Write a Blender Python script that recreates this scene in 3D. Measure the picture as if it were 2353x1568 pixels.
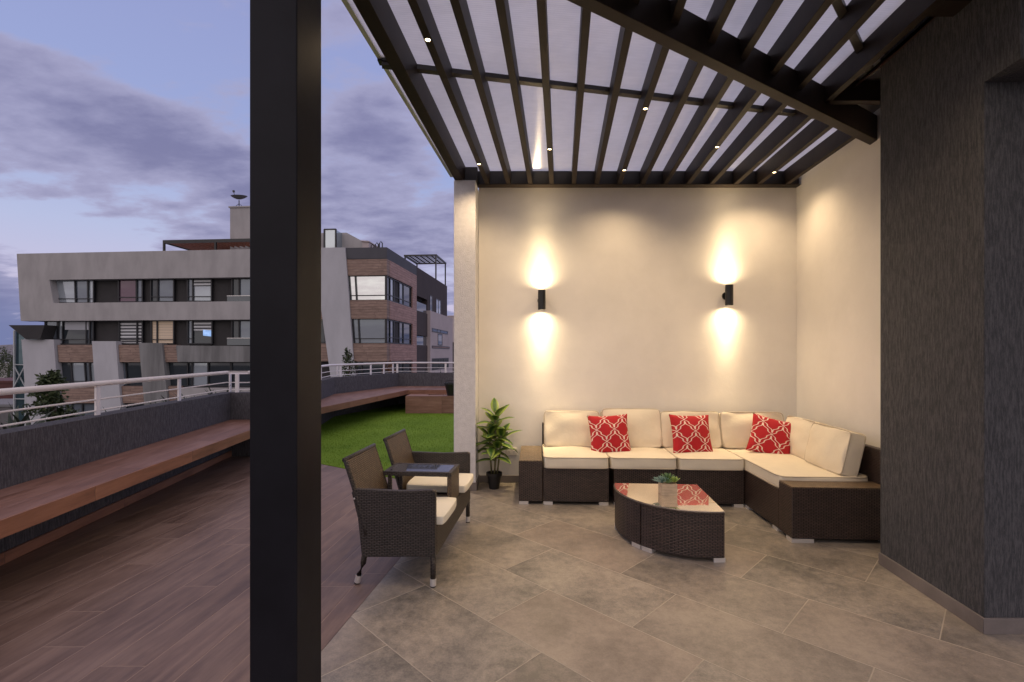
import bpy, bmesh, math, random
from mathutils import Vector, Matrix
R = math.radians
rnd = random.Random(7)
SC = bpy.context.scene
for o in list(bpy.data.objects): bpy.data.objects.remove(o)

# ---------------------------------------------------------------- camera
FPX, CX, HY, CAMZ = 1120.0, 1176.5, 812.0, 1.4      # focal length, axis and horizon in photo units (2353 wide)
cam = bpy.data.cameras.new('camera'); camo = bpy.data.objects.new('camera', cam)
SC.collection.objects.link(camo); SC.camera = camo
camo.location = (0, 0, CAMZ); camo.rotation_euler = (R(90), 0, 0)
cam.sensor_width = 36; cam.lens = 36*FPX/2353; cam.shift_y = 28/2353
cam.clip_start = 0.05; cam.clip_end = 6000
SC.view_settings.view_transform = 'Standard'; SC.view_settings.look = 'None'
SC.view_settings.exposure = 0.0; SC.view_settings.gamma = 1
SC.cycles.use_denoising = True
SC.cycles.max_bounces = 8; SC.cycles.transparent_max_bounces = 12
SC.cycles.sample_clamp_indirect = 6

# ---------------------------------------------------------------- node helper (operators on sockets)
class NT:
    def __init__(s, tree): s.t = tree; s.n = tree.nodes; s.l = tree.links
    def node(s, typ, **kw):
        n = s.n.new(typ)
        for k, v in kw.items(): setattr(n, k, v)
        return n
    def put(s, sock, v):
        if isinstance(v, X): s.l.new(v.s, sock)
        elif isinstance(v, bpy.types.NodeSocket): s.l.new(v, sock)
        elif isinstance(v, (tuple, list)):
            v = tuple(v)
            if sock.type == 'RGBA' and len(v) == 3: v += (1,)
            sock.default_value = v
        else: sock.default_value = v
    def m(s, op, *a, clamp=False):
        n = s.node('ShaderNodeMath', operation=op, use_clamp=clamp)
        for i, v in enumerate(a): s.put(n.inputs[i], v)
        return X(s, n.outputs[0])
    def mixc(s, f, a, b, bt='MIX'):
        n = s.node('ShaderNodeMix', data_type='RGBA', blend_type=bt)
        s.put(n.inputs[0], f); s.put(n.inputs[6], a); s.put(n.inputs[7], b)
        return X(s, n.outputs[2])
    def noise(s, vec, scale, detail=3, rough=.5, out=0):
        n = s.node('ShaderNodeTexNoise'); s.put(n.inputs['Vector'], vec)
        n.inputs['Scale'].default_value = scale; n.inputs['Detail'].default_value = detail; n.inputs['Roughness'].default_value = rough
        return X(s, n.outputs[out])
    def ramp(s, f, stops, interp='LINEAR'):
        n = s.node('ShaderNodeValToRGB'); r = n.color_ramp; r.interpolation = interp
        while len(r.elements) < len(stops): r.elements.new(.5)
        for e, (p, c) in zip(r.elements, stops): e.position = p; e.color = tuple(c)+((1,) if len(c) == 3 else ())
        s.put(n.inputs[0], f); return X(s, n.outputs[0])
    def sep(s, v):
        n = s.node('ShaderNodeSeparateXYZ'); s.put(n.inputs[0], v); return [X(s, o) for o in n.outputs]
    def comb(s, x, y, z=0.0):
        n = s.node('ShaderNodeCombineXYZ')
        for i, v in enumerate((x, y, z)): s.put(n.inputs[i], v)
        return X(s, n.outputs[0])
    def coord(s, which='Object'):
        n = s.node('ShaderNodeTexCoord'); return X(s, n.outputs[which])
    def mapping(s, v, scale=(1,1,1), rot=(0,0,0), loc=(0,0,0)):
        n = s.node('ShaderNodeMapping'); s.put(n.inputs[0], v)
        n.inputs['Scale'].default_value = scale; n.inputs['Rotation'].default_value = rot; n.inputs['Location'].default_value = loc
        return X(s, n.outputs[0])
    def sstep(s, v, a, b):
        n = s.node('ShaderNodeMapRange', interpolation_type='SMOOTHSTEP')
        s.put(n.inputs[0], v); s.put(n.inputs[1], a); s.put(n.inputs[2], b); return X(s, n.outputs[0])
class X:
    def __init__(s, t, sock): s.t = t; s.s = sock
    def __add__(s, o): return s.t.m('ADD', s, o)
    def __radd__(s, o): return s.t.m('ADD', o, s)
    def __sub__(s, o): return s.t.m('SUBTRACT', s, o)
    def __rsub__(s, o): return s.t.m('SUBTRACT', o, s)
    def __mul__(s, o): return s.t.m('MULTIPLY', s, o)
    def __rmul__(s, o): return s.t.m('MULTIPLY', o, s)
    def __truediv__(s, o): return s.t.m('DIVIDE', s, o)
    def fl(s): return s.t.m('FLOOR', s)
    def fr(s): return s.t.m('FRACT', s)
    def ab(s): return s.t.m('ABSOLUTE', s)

# ---------------------------------------------------------------- sky (world)
W = bpy.data.worlds.new('World'); SC.world = W; W.use_nodes = True
w = NT(W.node_tree); w.n.clear()
d = w.coord('Generated'); dx, dy, dz = w.sep(d)
az = w.m('ARCTAN2', dx, dy)*57.2958
el = w.m('ARCSINE', w.m('MAXIMUM', w.m('MINIMUM', dz, 1.0), -1.0))*57.2958
px = dx/(w.m('MAXIMUM', dz, 0.0)+.16); py = dy/(w.m('MAXIMUM', dz, 0.0)+.16)
pv = w.comb(px, py, .0)
sky = w.ramp(w.m('MULTIPLY', el, 1/90., clamp=True), [(0, (.54,.50,.66)), (.06, (.60,.55,.73)), (.13, (.48,.53,.76)), (.22, (.34,.41,.70)), (.38, (.30,.34,.62)), (.58, (.72,.65,.74)), (1, (.97,.87,.90))])
# the sun went down behind the camera: that side of the sky is still bright
back = w.sstep(dy*-1.0, -.25, .95)
low = w.sstep(el, 62.0, 4.0)
sky = w.mixc(back*low*.9, sky, (1.05,.93,.86))
n1 = w.noise(w.mapping(pv, scale=(.8,1.25,1), rot=(0,0,R(28)), loc=(3.1,1.7,0)), 1.5, 7, .56)
n2 = w.noise(w.mapping(pv, scale=(.8,1.25,1), loc=(9.3,4.1,0)), 4.3, 5, .55)
def blob(a0, e0, ang, sl, ss):
    a = az-a0; e = el-e0; c, s_ = math.cos(R(ang)), math.sin(R(ang))
    u = (a*c+e*s_)/sl; v = (e*c-a*s_)/ss
    return w.m('EXPONENT', (u*u+v*v)*-1.0)
den = n1*.8+n2*.35
den = den+blob(-41,20.5,-17,12,3.6)*.26+blob(-27,14,-28,8,4)*.17+blob(-15,23,-15,6,3.2)*.24+blob(-13,12,5,10,5)*.20+blob(-50,3,0,5,4.5)*.34+blob(-45,13,-5,9,1.6)*.12
den = den-blob(-42,10.5,-10,10,2.6)*.22-blob(-33,29,-12,12,4)*.06-blob(-20,29,0,9,5)*.10
det = w.noise(w.mapping(pv, scale=(1,1.3,1), loc=(2.3,7.7,0)), 6.0, 6, .55)
den = den+(det-.5)*.42
cov = w.sstep(den, .52, .66)
thick = w.sstep(den, .56, .90)
cc = w.mixc(thick, (.40,.39,.58), (.195,.19,.345))
cc = w.mixc(w.sstep(el, 9.0, 1.0), cc, (.13,.17,.36))
cc = w.mixc(w.sstep(el, 34.0, 55.0), cc, (.86,.70,.82))
cc = w.mixc(back*.75, cc, (.95,.78,.72))
col = w.mixc(cov*.88, sky, cc)
col = w.mixc(w.sstep(el, 0.0, -4.0), col, (.08,.08,.09))
bg = w.node('ShaderNodeBackground'); w.put(bg.inputs[0], col); bg.inputs[1].default_value = 1.0
wo = w.node('ShaderNodeOutputWorld'); w.l.new(bg.outputs[0], wo.inputs[0])
W.cycles.sampling_method = 'MANUAL'; W.cycles.sample_map_resolution = 1024

# last glow of the set sun, low behind the camera
sl = bpy.data.lights.new('sun', 'SUN'); sl.energy = .12; sl.angle = R(25); sl.color = (1, .82, .75)
so = bpy.data.objects.new('sun', sl); SC.collection.objects.link(so); so.rotation_euler = (R(68), 0, R(-25))
so.location = (0, -5, 8)

# ---------------------------------------------------------------- measuring: photo point -> world point
def P(x, y, z):
    Y = FPX*(z-CAMZ)/(HY-y); return Vector(((x-CX)/FPX*Y, Y, z))
def F(x, y): return P(x, y, 0.)
def Q(x, y, Y): return Vector(((x-CX)/FPX*Y, Y, CAMZ+(HY-y)/FPX*Y))

# ---------------------------------------------------------------- mesh builder
class MB:
    def __init__(s): s.v = []; s.f = []; s.uv = {}
    def vert(s, p): s.v.append(Vector(p)); return len(s.v)-1
    def poly(s, pts): s.f.append([s.vert(p) for p in pts])
    def hexa(s, b, t):       # bottom 4 (ccw seen from above) and top 4
        i = [s.vert(p) for p in b]+[s.vert(p) for p in t]
        s.f += [[i[3],i[2],i[1],i[0]], [i[4],i[5],i[6],i[7]]]
        for k in range(4): s.f.append([i[k], i[(k+1) % 4], i[4+(k+1) % 4], i[4+k]])
        return s
    def box(s, x0, x1, y0, y1, z0, z1):
        return s.hexa([(x0,y0,z0),(x1,y0,z0),(x1,y1,z0),(x0,y1,z0)], [(x0,y0,z1),(x1,y0,z1),(x1,y1,z1),(x0,y1,z1)])
    def prism(s, pts, z0, z1):   # plan polygon, ccw
        n = len(pts); a = [s.vert((p[0], p[1], z0)) for p in pts]; b = [s.vert((p[0], p[1], z1)) for p in pts]
        s.f.append(a[::-1]); s.f.append(b)
        for k in range(n): s.f.append([a[k], a[(k+1) % n], b[(k+1) % n], b[k]])
        return s
    def slabY(s, pts, y0, y1):   # elevation polygon (x,z), extruded in y
        n = len(pts); a = [s.vert((p[0], y0, p[1])) for p in pts]; b = [s.vert((p[0], y1, p[1])) for p in pts]
        s.f.append(a); s.f.append(b[::-1])
        for k in range(n): s.f.append([a[(k+1) % n], a[k], b[k], b[(k+1) % n]])
        return s
    def slabX(s, pts, x0, x1):   # elevation polygon (y,z), extruded in x
        n = len(pts); a = [s.vert((x0, p[0], p[1])) for p in pts]; b = [s.vert((x1, p[0], p[1])) for p in pts]
        s.f.append(a); s.f.append(b[::-1])
        for k in range(n): s.f.append([a[(k+1) % n], a[k], b[k], b[(k+1) % n]])
        return s
    def bar(s, a, b, wd, ht, up=(0,0,1)):  # rectangular bar between two points (centre of section)
        a = Vector(a); b = Vector(b); t = (b-a).normalized(); u = Vector(up)
        sd = t.cross(u).normalized()*wd/2; uu = sd.cross(t).normalized()*ht/2
        return s.hexa([a-sd-uu, a+sd-uu, b+sd-uu, b-sd-uu], [a-sd+uu, a+sd+uu, b+sd+uu, b-sd+uu])
    def tube(s, pts, r, n=10, cap=True, rs=None):
        pts = [Vector(p) for p in pts]; rings = []
        for i, p in enumerate(pts):
            t = (pts[min(i+1, len(pts)-1)]-pts[max(i-1, 0)]).normalized()
            u = Vector((0,0,1)) if abs(t.z) < .95 else Vector((1,0,0))
            a = t.cross(u).normalized(); b = t.cross(a)
            rr = rs[i] if rs else r
            rings.append([s.vert(p+a*math.cos(2*math.pi*k/n)*rr+b*math.sin(2*math.pi*k/n)*rr) for k in range(n)])
        for i in range(len(rings)-1):
            for k in range(n): s.f.append([rings[i][k], rings[i][(k+1) % n], rings[i+1][(k+1) % n], rings[i+1][k]])
        if cap: s.f.append(rings[0][::-1]); s.f.append(rings[-1])
        return s
    def lathe(s, c, prof, n=24, cap=True):
        rings = [[s.vert((c[0]+r*math.cos(2*math.pi*k/n), c[1]+r*math.sin(2*math.pi*k/n), c[2]+z)) for k in range(n)] for r, z in prof]
        for i in range(len(rings)-1):
            for k in range(n): s.f.append([rings[i][k], rings[i][(k+1) % n], rings[i+1][(k+1) % n], rings[i+1][k]])
        if cap: s.f.append(rings[0][::-1]); s.f.append(rings[-1])
        return s
    def build(s, name, mat, parent=None, smooth=False, bevel=0, sub=0, world=False, uvs=None, segs=2, fixn=True, autosm=True):
        me = bpy.data.meshes.new(name)
        off = Vector((0,0,0))
        if world and parent is not None:
            q = parent
            while q is not None: off += q.location; q = q.parent
        me.from_pydata([tuple(p-off) for p in s.v], [], s.f)
        if fixn and not uvs:
            bm = bmesh.new(); bm.from_mesh(me); bmesh.ops.recalc_face_normals(bm, faces=bm.faces); bm.to_mesh(me); bm.free()
        me.uv_layers.new(name='UVMap'); ul = me.uv_layers[0].data
        if uvs:
            for lp in me.loops: ul[lp.index].uv = uvs[lp.vertex_index]
        else:
            for p in me.polygons:
                n = p.normal
                ax = max(range(3), key=lambda k: abs(n[k]))
                if ax != 2:
                    h = Vector((-n.y, n.x, 0))
                    h = h.normalized() if h.length > 1e-5 else Vector((1,0,0))
                for li in p.loop_indices:
                    c = me.vertices[me.loops[li].vertex_index].co
                    if ax == 2: ul[li].uv = (c.x, c.y)
                    else: ul[li].uv = (c.dot(h), c.z)
        if smooth:
            for p in me.polygons: p.use_smooth = True
        o = bpy.data.objects.new(name, me); SC.collection.objects.link(o)
        if mat: me.materials.append(mat)
        if parent is not None: o.parent = parent
        if bevel:
            b = o.modifiers.new('bevel', 'BEVEL'); b.width = bevel; b.segments = segs; b.limit_method = 'ANGLE'; b.angle_limit = R(40)
        if sub:
            b = o.modifiers.new('sub', 'SUBSURF'); b.levels = sub; b.render_levels = sub
        return o

def tag(o, label=None, cat=None, group=None, kind=None):
    if label: o['label'] = label
    if cat: o['category'] = cat
    if group: o['group'] = group
    if kind: o['kind'] = kind
    return o
def thing(name, label, cat, loc=(0,0,0), rz=0, group=None):
    o = bpy.data.objects.new(name, None); SC.collection.objects.link(o)
    o.location = loc; o.rotation_euler = (0, 0, rz); o.empty_display_size = .2
    return tag(o, label, cat, group)
def copy_tree(o, parent=None):
    c = o.copy(); SC.collection.objects.link(c); c.parent = parent
    for ch in list(o.children): copy_tree(ch, c)
    return c

# ---------------------------------------------------------------- materials
def M(name, color=(.5,.5,.5), rough=.6, metal=0., nscale=0, namp=.15, bump=0, bscale=40, emit=None, estr=1, spec=.5, stretch=None, coordn='Object'):
    m = bpy.data.materials.new(name); m.use_nodes = True; t = NT(m.node_tree)
    b = t.n['Principled BSDF']; b.inputs['Roughness'].default_value = rough; b.inputs['Metallic'].default_value = metal
    b.inputs['Specular IOR Level'].default_value = spec
    b.inputs['Base Color'].default_value = tuple(color)+(1,)
    v = t.coord(coordn)
    if stretch: v = t.mapping(v, scale=stretch)
    if nscale:
        n = t.noise(v, nscale, 5, .6)
        k = t.sstep(n, .3, .7)
        t.put(b.inputs['Base Color'], t.mixc(k, tuple(c*(1-namp) for c in color), tuple(min(1, c*(1+namp)) for c in color)))
    if bump:
        bn = t.node('ShaderNodeBump'); bn.inputs['Distance'].default_value = bump; bn.inputs['Strength'].default_value = 1
        t.put(bn.inputs['Height'], t.noise(v, bscale, 4, .6)); t.l.new(bn.outputs[0], b.inputs['Normal'])
    if emit:
        b.inputs['Emission Color'].default_value = tuple(emit)+(1,); b.inputs['Emission Strength'].default_value = estr
    m['t'] = 1
    return m
def bsdf(m): return m.node_tree.nodes['Principled BSDF']

steel = M('dark_steel', (.022,.019,.018), .42, 0, nscale=3, namp=.25, bump=.0006, bscale=30)
steel_brown = M('brown_steel', (.020,.014,.011), .5, 0, spec=.18, nscale=5, namp=.25, bump=.0006, bscale=30)
cream = M('cream_plaster', (.80,.77,.735), .85, nscale=1.4, namp=.05, bump=.0035, bscale=3.2)
rough_white = M('rough_white_stucco', (.70,.69,.70), .9, nscale=20, namp=.06, bump=.006, bscale=90)
alu = M('aluminium', (.72,.70,.69), .35, .55)
black_metal = M('black_metal', (.012,.012,.013), .35)
white_paint = M('white_paint', (.80,.76,.77), .35, nscale=2, namp=.05)
cushion_m = M('cream_fabric', (.76,.69,.55), .9, nscale=6, namp=.03, bump=.006, bscale=6)
pipe_m = M('cream_piping', (.52,.45,.35), .9)
pot_m = M('black_plastic', (.012,.012,.012), .45)
soil_m = M('soil', (.03,.02,.015), .95, bump=.01, bscale=60)
grout_m = M('grey_tile_trim', (.19,.165,.155), .5, nscale=3, namp=.2, bump=.001, bscale=40)

def mat_stucco(nm='dark_combed_stucco', c1=(.056,.054,.062), c2=(.128,.124,.136)):   # dark grey wall combed with vertical grooves
    m = M(nm, (.075,.076,.08), .85, spec=.3); t = NT(m.node_tree); b = bsdf(m)
    v = t.coord('Object')
    g = t.noise(t.mapping(v, scale=(1,1,.13)), 95, 6, .72)
    g2 = t.noise(t.mapping(v, scale=(1,1,.25)), 260, 3, .6)
    h = g*.75+g2*.25
    t.put(b.inputs['Base Color'], t.mixc(t.sstep(h, .40, .62), c1, c2))
    bn = t.node('ShaderNodeBump'); bn.inputs['Distance'].default_value = .014; t.put(bn.inputs['Height'], h); t.l.new(bn.outputs[0], b.inputs['Normal'])
    return m
stucco = mat_stucco()
stucco_house = mat_stucco('house_combed_stucco', (.050,.051,.057), (.112,.111,.119))

def mat_tiles():
    m = M('stone_tiles', (.3,.3,.3), .42); t = NT(m.node_tree); b = bsdf(m)
    v = t.coord('Object'); x, y, z = t.sep(v)
    wv = (x+y)*.70711-.7475; lv = (x-y)*.70711
    TW, TL = .4825, .935
    ks = (wv/TW); k = ks.fl(); fw = ks.fr()
    ll = (lv+.207)/TL+k*(.374/TL); kl = ll.fl(); flr = ll.fr()
    ew = t.m('MINIMUM', fw, 1.-fw)*TW; e2 = t.m('MINIMUM', flr, 1.-flr)*TL
    e = t.m('MINIMUM', ew, e2)
    wn = t.node('ShaderNodeTexWhiteNoise', noise_dimensions='2D'); t.put(wn.inputs['Vector'], t.comb(k, kl)); rv = X(t, wn.outputs[0]); rc = X(t, wn.outputs[1])
    voff = t.node('ShaderNodeVectorMath', operation='MULTIPLY_ADD'); t.put(voff.inputs[0], rc); voff.inputs[1].default_value = (7,7,7); t.put(voff.inputs[2], v)
    vo = X(t, voff.outputs[0])
    a = t.noise(vo, 2.3, 8, .66); c = t.noise(vo, 19, 6, .74); f = t.noise(vo, 110, 3, .75)
    mixf = a*.50+c*.32+f*.18
    base = t.ramp(mixf, [(.40, (.125,.118,.104)), (.47, (.215,.194,.168)), (.53, (.300,.264,.222)), (.61, (.40,.35,.29))])
    base = t.mixc(t.sstep(rv, .0, 1.)*.40, base, t.mixc(rv, (.14,.135,.12), (.30,.235,.19)))
    gr = t.sstep(e, .0036, .0022)
    colr = t.mixc(gr*.75, base, (.46,.40,.33))
    t.put(b.inputs['Base Color'], colr)
    t.put(b.inputs['Roughness'], t.m('ADD', t.mixc(0.0, (0,0,0), (0,0,0)), c*.25) if False else c*.28+.26)
    bn = t.node('ShaderNodeBump'); bn.inputs['Distance'].default_value = .0016
    t.put(bn.inputs['Height'], t.sstep(e, .0, .004)+c*.35+f*.12); t.l.new(bn.outputs[0], b.inputs['Normal'])
    return m
tiles = mat_tiles()

def mat_wood(name, cols, pw, pl, skew=0., rough=.45, joint=(.35,.28,.26), jw=.0028, use_uv=False, swap=False, streak=1.0):
    m = M(name, (.3,.2,.2), rough); t = NT(m.node_tree); b = bsdf(m)
    v = t.coord('UV' if use_uv else 'Object'); x, y, z = t.sep(v)
    if use_uv: a, l = (y, x) if not swap else (x, y)
    else: a, l = x-y*skew, y
    if not use_uv and swap: a, l = z, x+y*.7
    ks = a/pw; k = ks.fl(); f1 = ks.fr()
    wn = t.node('ShaderNodeTexWhiteNoise', noise_dimensions='1D'); t.put(wn.inputs['W'], k); r1 = X(t, wn.outputs[0])
    ll = l/pl+r1; kl = ll.fl(); f2 = ll.fr()
    e = t.m('MINIMUM', t.m('MINIMUM', f1, 1.-f1)*pw, t.m('MINIMUM', f2, 1.-f2)*pl)
    wn2 = t.node('ShaderNodeTexWhiteNoise', noise_dimensions='2D'); t.put(wn2.inputs['Vector'], t.comb(k, kl)); r2 = X(t, wn2.outputs[0])
    gv = t.comb(a*9.*streak, l*.9*streak, r2*31.)
    g = t.noise(gv, 2.2, 7, .68); kn = t.noise(t.comb(a*2.2, l*1.0, r2*17.), 1.6, 4, .6)
    val = g*.62+kn*.38
    base = t.ramp(val, [(.37, cols[0]), (.5, cols[1]), (.61, cols[2])])
    base = t.mixc(.35, base, t.mixc(r2, tuple(c*.72 for c in cols[1]), tuple(c*1.25 for c in cols[1])))
    t.put(b.inputs['Base Color'], t.mixc(t.sstep(e, jw, jw*.5)*.75, base, joint))
    t.put(b.inputs['Roughness'], g*.3+(rough-.12))
    bn = t.node('ShaderNodeBump'); bn.inputs['Distance'].default_value = .0015
    t.put(bn.inputs['Height'], t.sstep(e, .0, .004)+g*.4); t.l.new(bn.outputs[0], b.inputs['Normal'])
    return m
deck_m = mat_wood('wood_deck_planks', [(.070,.040,.030), (.165,.108,.086), (.245,.170,.138)], .205, 1.25, skew=.094, joint=(.30,.21,.17), jw=.0042)
bench_m = mat_wood('bench_planks', [(.10,.042,.026), (.20,.098,.068), (.29,.165,.13)], .20, 1.2, skew=-.11, joint=(.12,.07,.05))
bench_side_m = mat_wood('bench_edge_planks', [(.14,.058,.032), (.27,.122,.070), (.36,.175,.105)], .5, 1.2, use_uv=True, joint=(.08,.04,.025))
clad_m = mat_wood('timber_cladding', [(.13,.085,.07), (.265,.178,.142), (.37,.265,.215)], .18, 2.4, use_uv=True, joint=(.07,.04,.03), jw=.012, rough=.6, streak=.6)
clad2_m = mat_wood('pink_timber_cladding', [(.21,.115,.095), (.38,.225,.19), (.50,.32,.28)], .18, 2.4, use_uv=True, joint=(.09,.05,.04), jw=.012, rough=.6, streak=.6)

def mat_wicker(name, dark, light, sw=.026, sh=.0085, rough=.38, vert=False):
    m = M(name, dark, rough); t = NT(m.node_tree); b = bsdf(m)
    u, v, _ = t.sep(t.coord('UV'))
    if vert: u, v = v, u
    wob = t.noise(t.comb(u, v, 0.), 14, 2, .5)*.004
    vv = (v+wob)/sh; row = vv.fl(); par = (row*.5).fr()
    hu = t.m('SINE', (u/sw+par)*math.pi*2.)
    over = t.sstep(hu, -1.0, -.35)*.78+.22                               # strand passes over / under the stakes
    prof = t.m('POWER', t.m('SINE', vv.fr()*math.pi), .7)
    h = over*prof
    wn = t.node('ShaderNodeTexWhiteNoise', noise_dimensions='2D'); t.put(wn.inputs['Vector'], t.comb(row, (u/sw+par).fl()))
    rv = X(t, wn.outputs[0])
    lc = t.mixc(rv, tuple(c*.7 for c in light), tuple(c*1.3 for c in light))
    t.put(b.inputs['Base Color'], t.mixc(t.sstep(h, .05, .75), dark, lc))
    bn = t.node('ShaderNodeBump'); bn.inputs['Distance'].default_value = .003; t.put(bn.inputs['Height'], h); t.l.new(bn.outputs[0], b.inputs['Normal'])
    return m
wicker = mat_wicker('dark_wicker', (.004,.003,.003), (.058,.036,.029), sw=.036, sh=.011)
wicker_chair = mat_wicker('brown_wicker', (.004,.003,.003), (.042,.032,.028), sw=.032, sh=.010)
wicker_top = mat_wicker('tan_wicker_top', (.05,.032,.018), (.19,.13,.075), sw=.03, sh=.011, rough=.42)
wicker_back = mat_wicker('bronze_wicker', (.012,.009,.006), (.115,.075,.042), sw=.024, sh=.0115, rough=.4)

def mat_grass():
    m = M('artificial_turf', (.08,.17,.02), .85, spec=.15); t = NT(m.node_tree); b = bsdf(m)
    v = t.coord('Object')
    n1 = t.noise(v, 1.3, 4, .6); n2 = t.noise(t.mapping(v, rot=(0,0,.4), scale=(1,.45,1)), 55, 4, .7); n3 = t.noise(v, 260, 2, .6)
    k = n1*.35+n2*.4+n3*.25
    t.put(b.inputs['Base Color'], t.ramp(k, [(.32, (.080,.160,.012)), (.5, (.175,.30,.024)), (.66, (.28,.41,.055))]))
    bn = t.node('ShaderNodeBump'); bn.inputs['Distance'].default_value = .03; t.put(bn.inputs['Height'], n2*.6+n3*.4); t.l.new(bn.outputs[0], b.inputs['Normal'])
    return m
turf_m = mat_grass()

def mat_poly():     # multiwall polycarbonate: translucent, ribbed
    m = bpy.data.materials.new('polycarbonate'); m.use_nodes = True; t = NT(m.node_tree); t.n.remove(t.n['Principled BSDF'])
    v = t.coord('Object'); x, y, z = t.sep(v)
    rib = t.m('SINE', (y+x*.10)*(2*math.pi/.016))
    n = t.noise(v, 1.1, 5, .6); n2 = t.noise(t.mapping(v, scale=(1,3,1)), 9, 4, .6)
    bn = t.node('ShaderNodeBump'); bn.inputs['Distance'].default_value = .0022; t.put(bn.inputs['Height'], rib+n2*.3)
    colr = t.mixc(t.sstep(n*.6+n2*.4, .35, .65), (.80,.80,.80), (.99,.98,.98))
    colr = t.mixc(t.sstep(rib, .5, 1.)*.55, colr, (.62,.60,.64))
    tr = t.node('ShaderNodeBsdfTranslucent'); t.put(tr.inputs[0], colr)
    tp = t.node('ShaderNodeBsdfTransparent'); t.put(tp.inputs[0], (.95,.95,.96))
    df = t.node('ShaderNodeBsdfDiffuse'); t.put(df.inputs[0], (.55,.55,.56))
    gl = t.node('ShaderNodeBsdfGlossy'); gl.inputs['Roughness'].default_value = .46; gl.inputs['Anisotropy'].default_value = .93; t.put(gl.inputs[0], (1,1,1)); tg = t.node('ShaderNodeTangent', direction_type='UV_MAP'); tg.uv_map = 'UVMap'; t.l.new(tg.outputs[0], gl.inputs['Tangent']); gl.inputs['Rotation'].default_value = .0
    m1 = t.node('ShaderNodeMixShader'); m1.inputs[0].default_value = .42; t.l.new(tr.outputs[0], m1.inputs[1]); t.l.new(tp.outputs[0], m1.inputs[2])
    m2 = t.node('ShaderNodeMixShader'); m2.inputs[0].default_value = .06; t.l.new(m1.outputs[0], m2.inputs[1]); t.l.new(df.outputs[0], m2.inputs[2])
    m3 = t.node('ShaderNodeMixShader'); m3.inputs[0].default_value = .20; t.l.new(m2.outputs[0], m3.inputs[1]); t.l.new(gl.outputs[0], m3.inputs[2])
    t.l.new(m3.outputs[0], t.n['Material Output'].inputs[0])
    return m
poly_m = mat_poly()

def mat_pillow():
    m = M('red_trellis_fabric', (.5,.02,.03), .85); t = NT(m.node_tree); b = bsdf(m)
    u, v, _ = t.sep(t.coord('UV'))
    th = v*(2*math.pi/.25)
    g = t.m('SINE', th)*.885+t.m('SINE', th*5.)*.135
    u0 = u/.185
    def tri(x): return ((x+.5).fr()-.5).ab()
    d1 = tri(u0-.25-g*.25); d2 = tri(u0+.25+g*.25)
    mm = t.m('MINIMUM', d1, d2)
    off = t.m('SQRT', t.m('MAXIMUM', 1.-g*g, 0.0))*.105+.012
    wl = t.sstep((mm-off).ab(), .038, .026)
    t.put(b.inputs['Base Color'], t.mixc(wl, (.42,.009,.017), (.78,.62,.55)))
    bn = t.node('ShaderNodeBump'); bn.inputs['Distance'].default_value = .002; t.put(bn.inputs['Height'], wl+t.noise(t.coord('UV'), 12, 3)*1.5); t.l.new(bn.outputs[0], b.inputs['Normal'])
    return m
pillow_m = mat_pillow()

def mat_leaf(name, c1, c2, edge=None, rough=.45):
    m = M(name, c1, rough, spec=.4); t = NT(m.node_tree); b = bsdf(m)
    v = t.coord('Object'); n = t.noise(v, 23, 2, .5)
    c = t.mixc(t.sstep(n, .35, .65), c1, c2)
    if edge:
        u, vv, _ = t.sep(t.coord('UV')); e = t.sstep((u-.5).ab(), .12, .40)
        c = t.mixc(e*.85, c, edge)
    t.put(b.inputs['Base Color'], c)
    b.inputs['Transmission Weight'].default_value = 0
    return m
leaf_m = mat_leaf('dracaena_leaf', (.025,.075,.012), (.05,.13,.02), edge=(.27,.36,.06))
tree_m = mat_leaf('shrub_leaf', (.025,.045,.015), (.065,.085,.03), rough=.6)
tree_red_m = mat_leaf('reddish_leaf', (.13,.05,.03), (.20,.10,.04), rough=.6)
agave_m = mat_leaf('agave_leaf', (.03,.045,.032), (.06,.075,.05), rough=.6)
bark_m = M('bark', (.08,.055,.04), .9, nscale=20, bump=.01, bscale=50)
stem_m = M('green_stem', (.16,.15,.06), .6, nscale=25)

def glass(name, color, metal=.0, rough=.03, spec=.8):
    return M(name, color, rough, metal, spec=spec)
g_dark = glass('dark_window_glass', (.035,.045,.055), .25)
g_mid = glass('grey_window_glass', (.17,.20,.24), .35)
g_lite = glass('pale_window_glass', (.40,.45,.50), .35)
g_mirror = glass('mirror_window_glass', (.80,.86,.86), .92, .02)
g_rose = glass('rose_window_glass', (.14,.085,.12), .25)
frame_m = M('window_frame', (.012,.013,.018), .4)
conc_w = M('white_render', (.385,.37,.37), .85, nscale=1.1, namp=.11, bump=.004, bscale=6, stretch=(1,1,.35))
conc_pale = M('pale_render', (.46,.46,.49), .85, nscale=.9, namp=.07, stretch=(1,1,.4), bump=.004, bscale=6)
conc_g = M('raw_concrete', (.20,.20,.20), .85, nscale=1.3, namp=.3, stretch=(1,1,.12))
dark_wall = M('charcoal_render', (.035,.033,.034), .8, nscale=.8, namp=.15)
dark_band = M('grey_parapet', (.072,.072,.085), .7, nscale=.8, namp=.1)
dark_brown = M('brown_render', (.055,.040,.040), .8, nscale=.8, namp=.1)
pink_wall = M('pinkish_render', (.48,.41,.41), .85, nscale=.6, namp=.05)
def mat_blind(name, c1, c2, n, emit=0, ecol=(1,.7,.45)):
    m = M(name, c1, .5); t = NT(m.node_tree); b = bsdf(m)
    u, v, _ = t.sep(t.coord('UV'))
    s_ = t.sstep(t.m('SINE', v*(2*math.pi*n)), -.2, .1)
    c = t.mixc(s_, c1, c2); t.put(b.inputs['Base Color'], c)
    if emit: t.put(b.inputs['Emission Color'], t.mixc(s_, tuple(a*.4 for a in ecol), ecol)); b.inputs['Emission Strength'].default_value = emit
    return m
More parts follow.
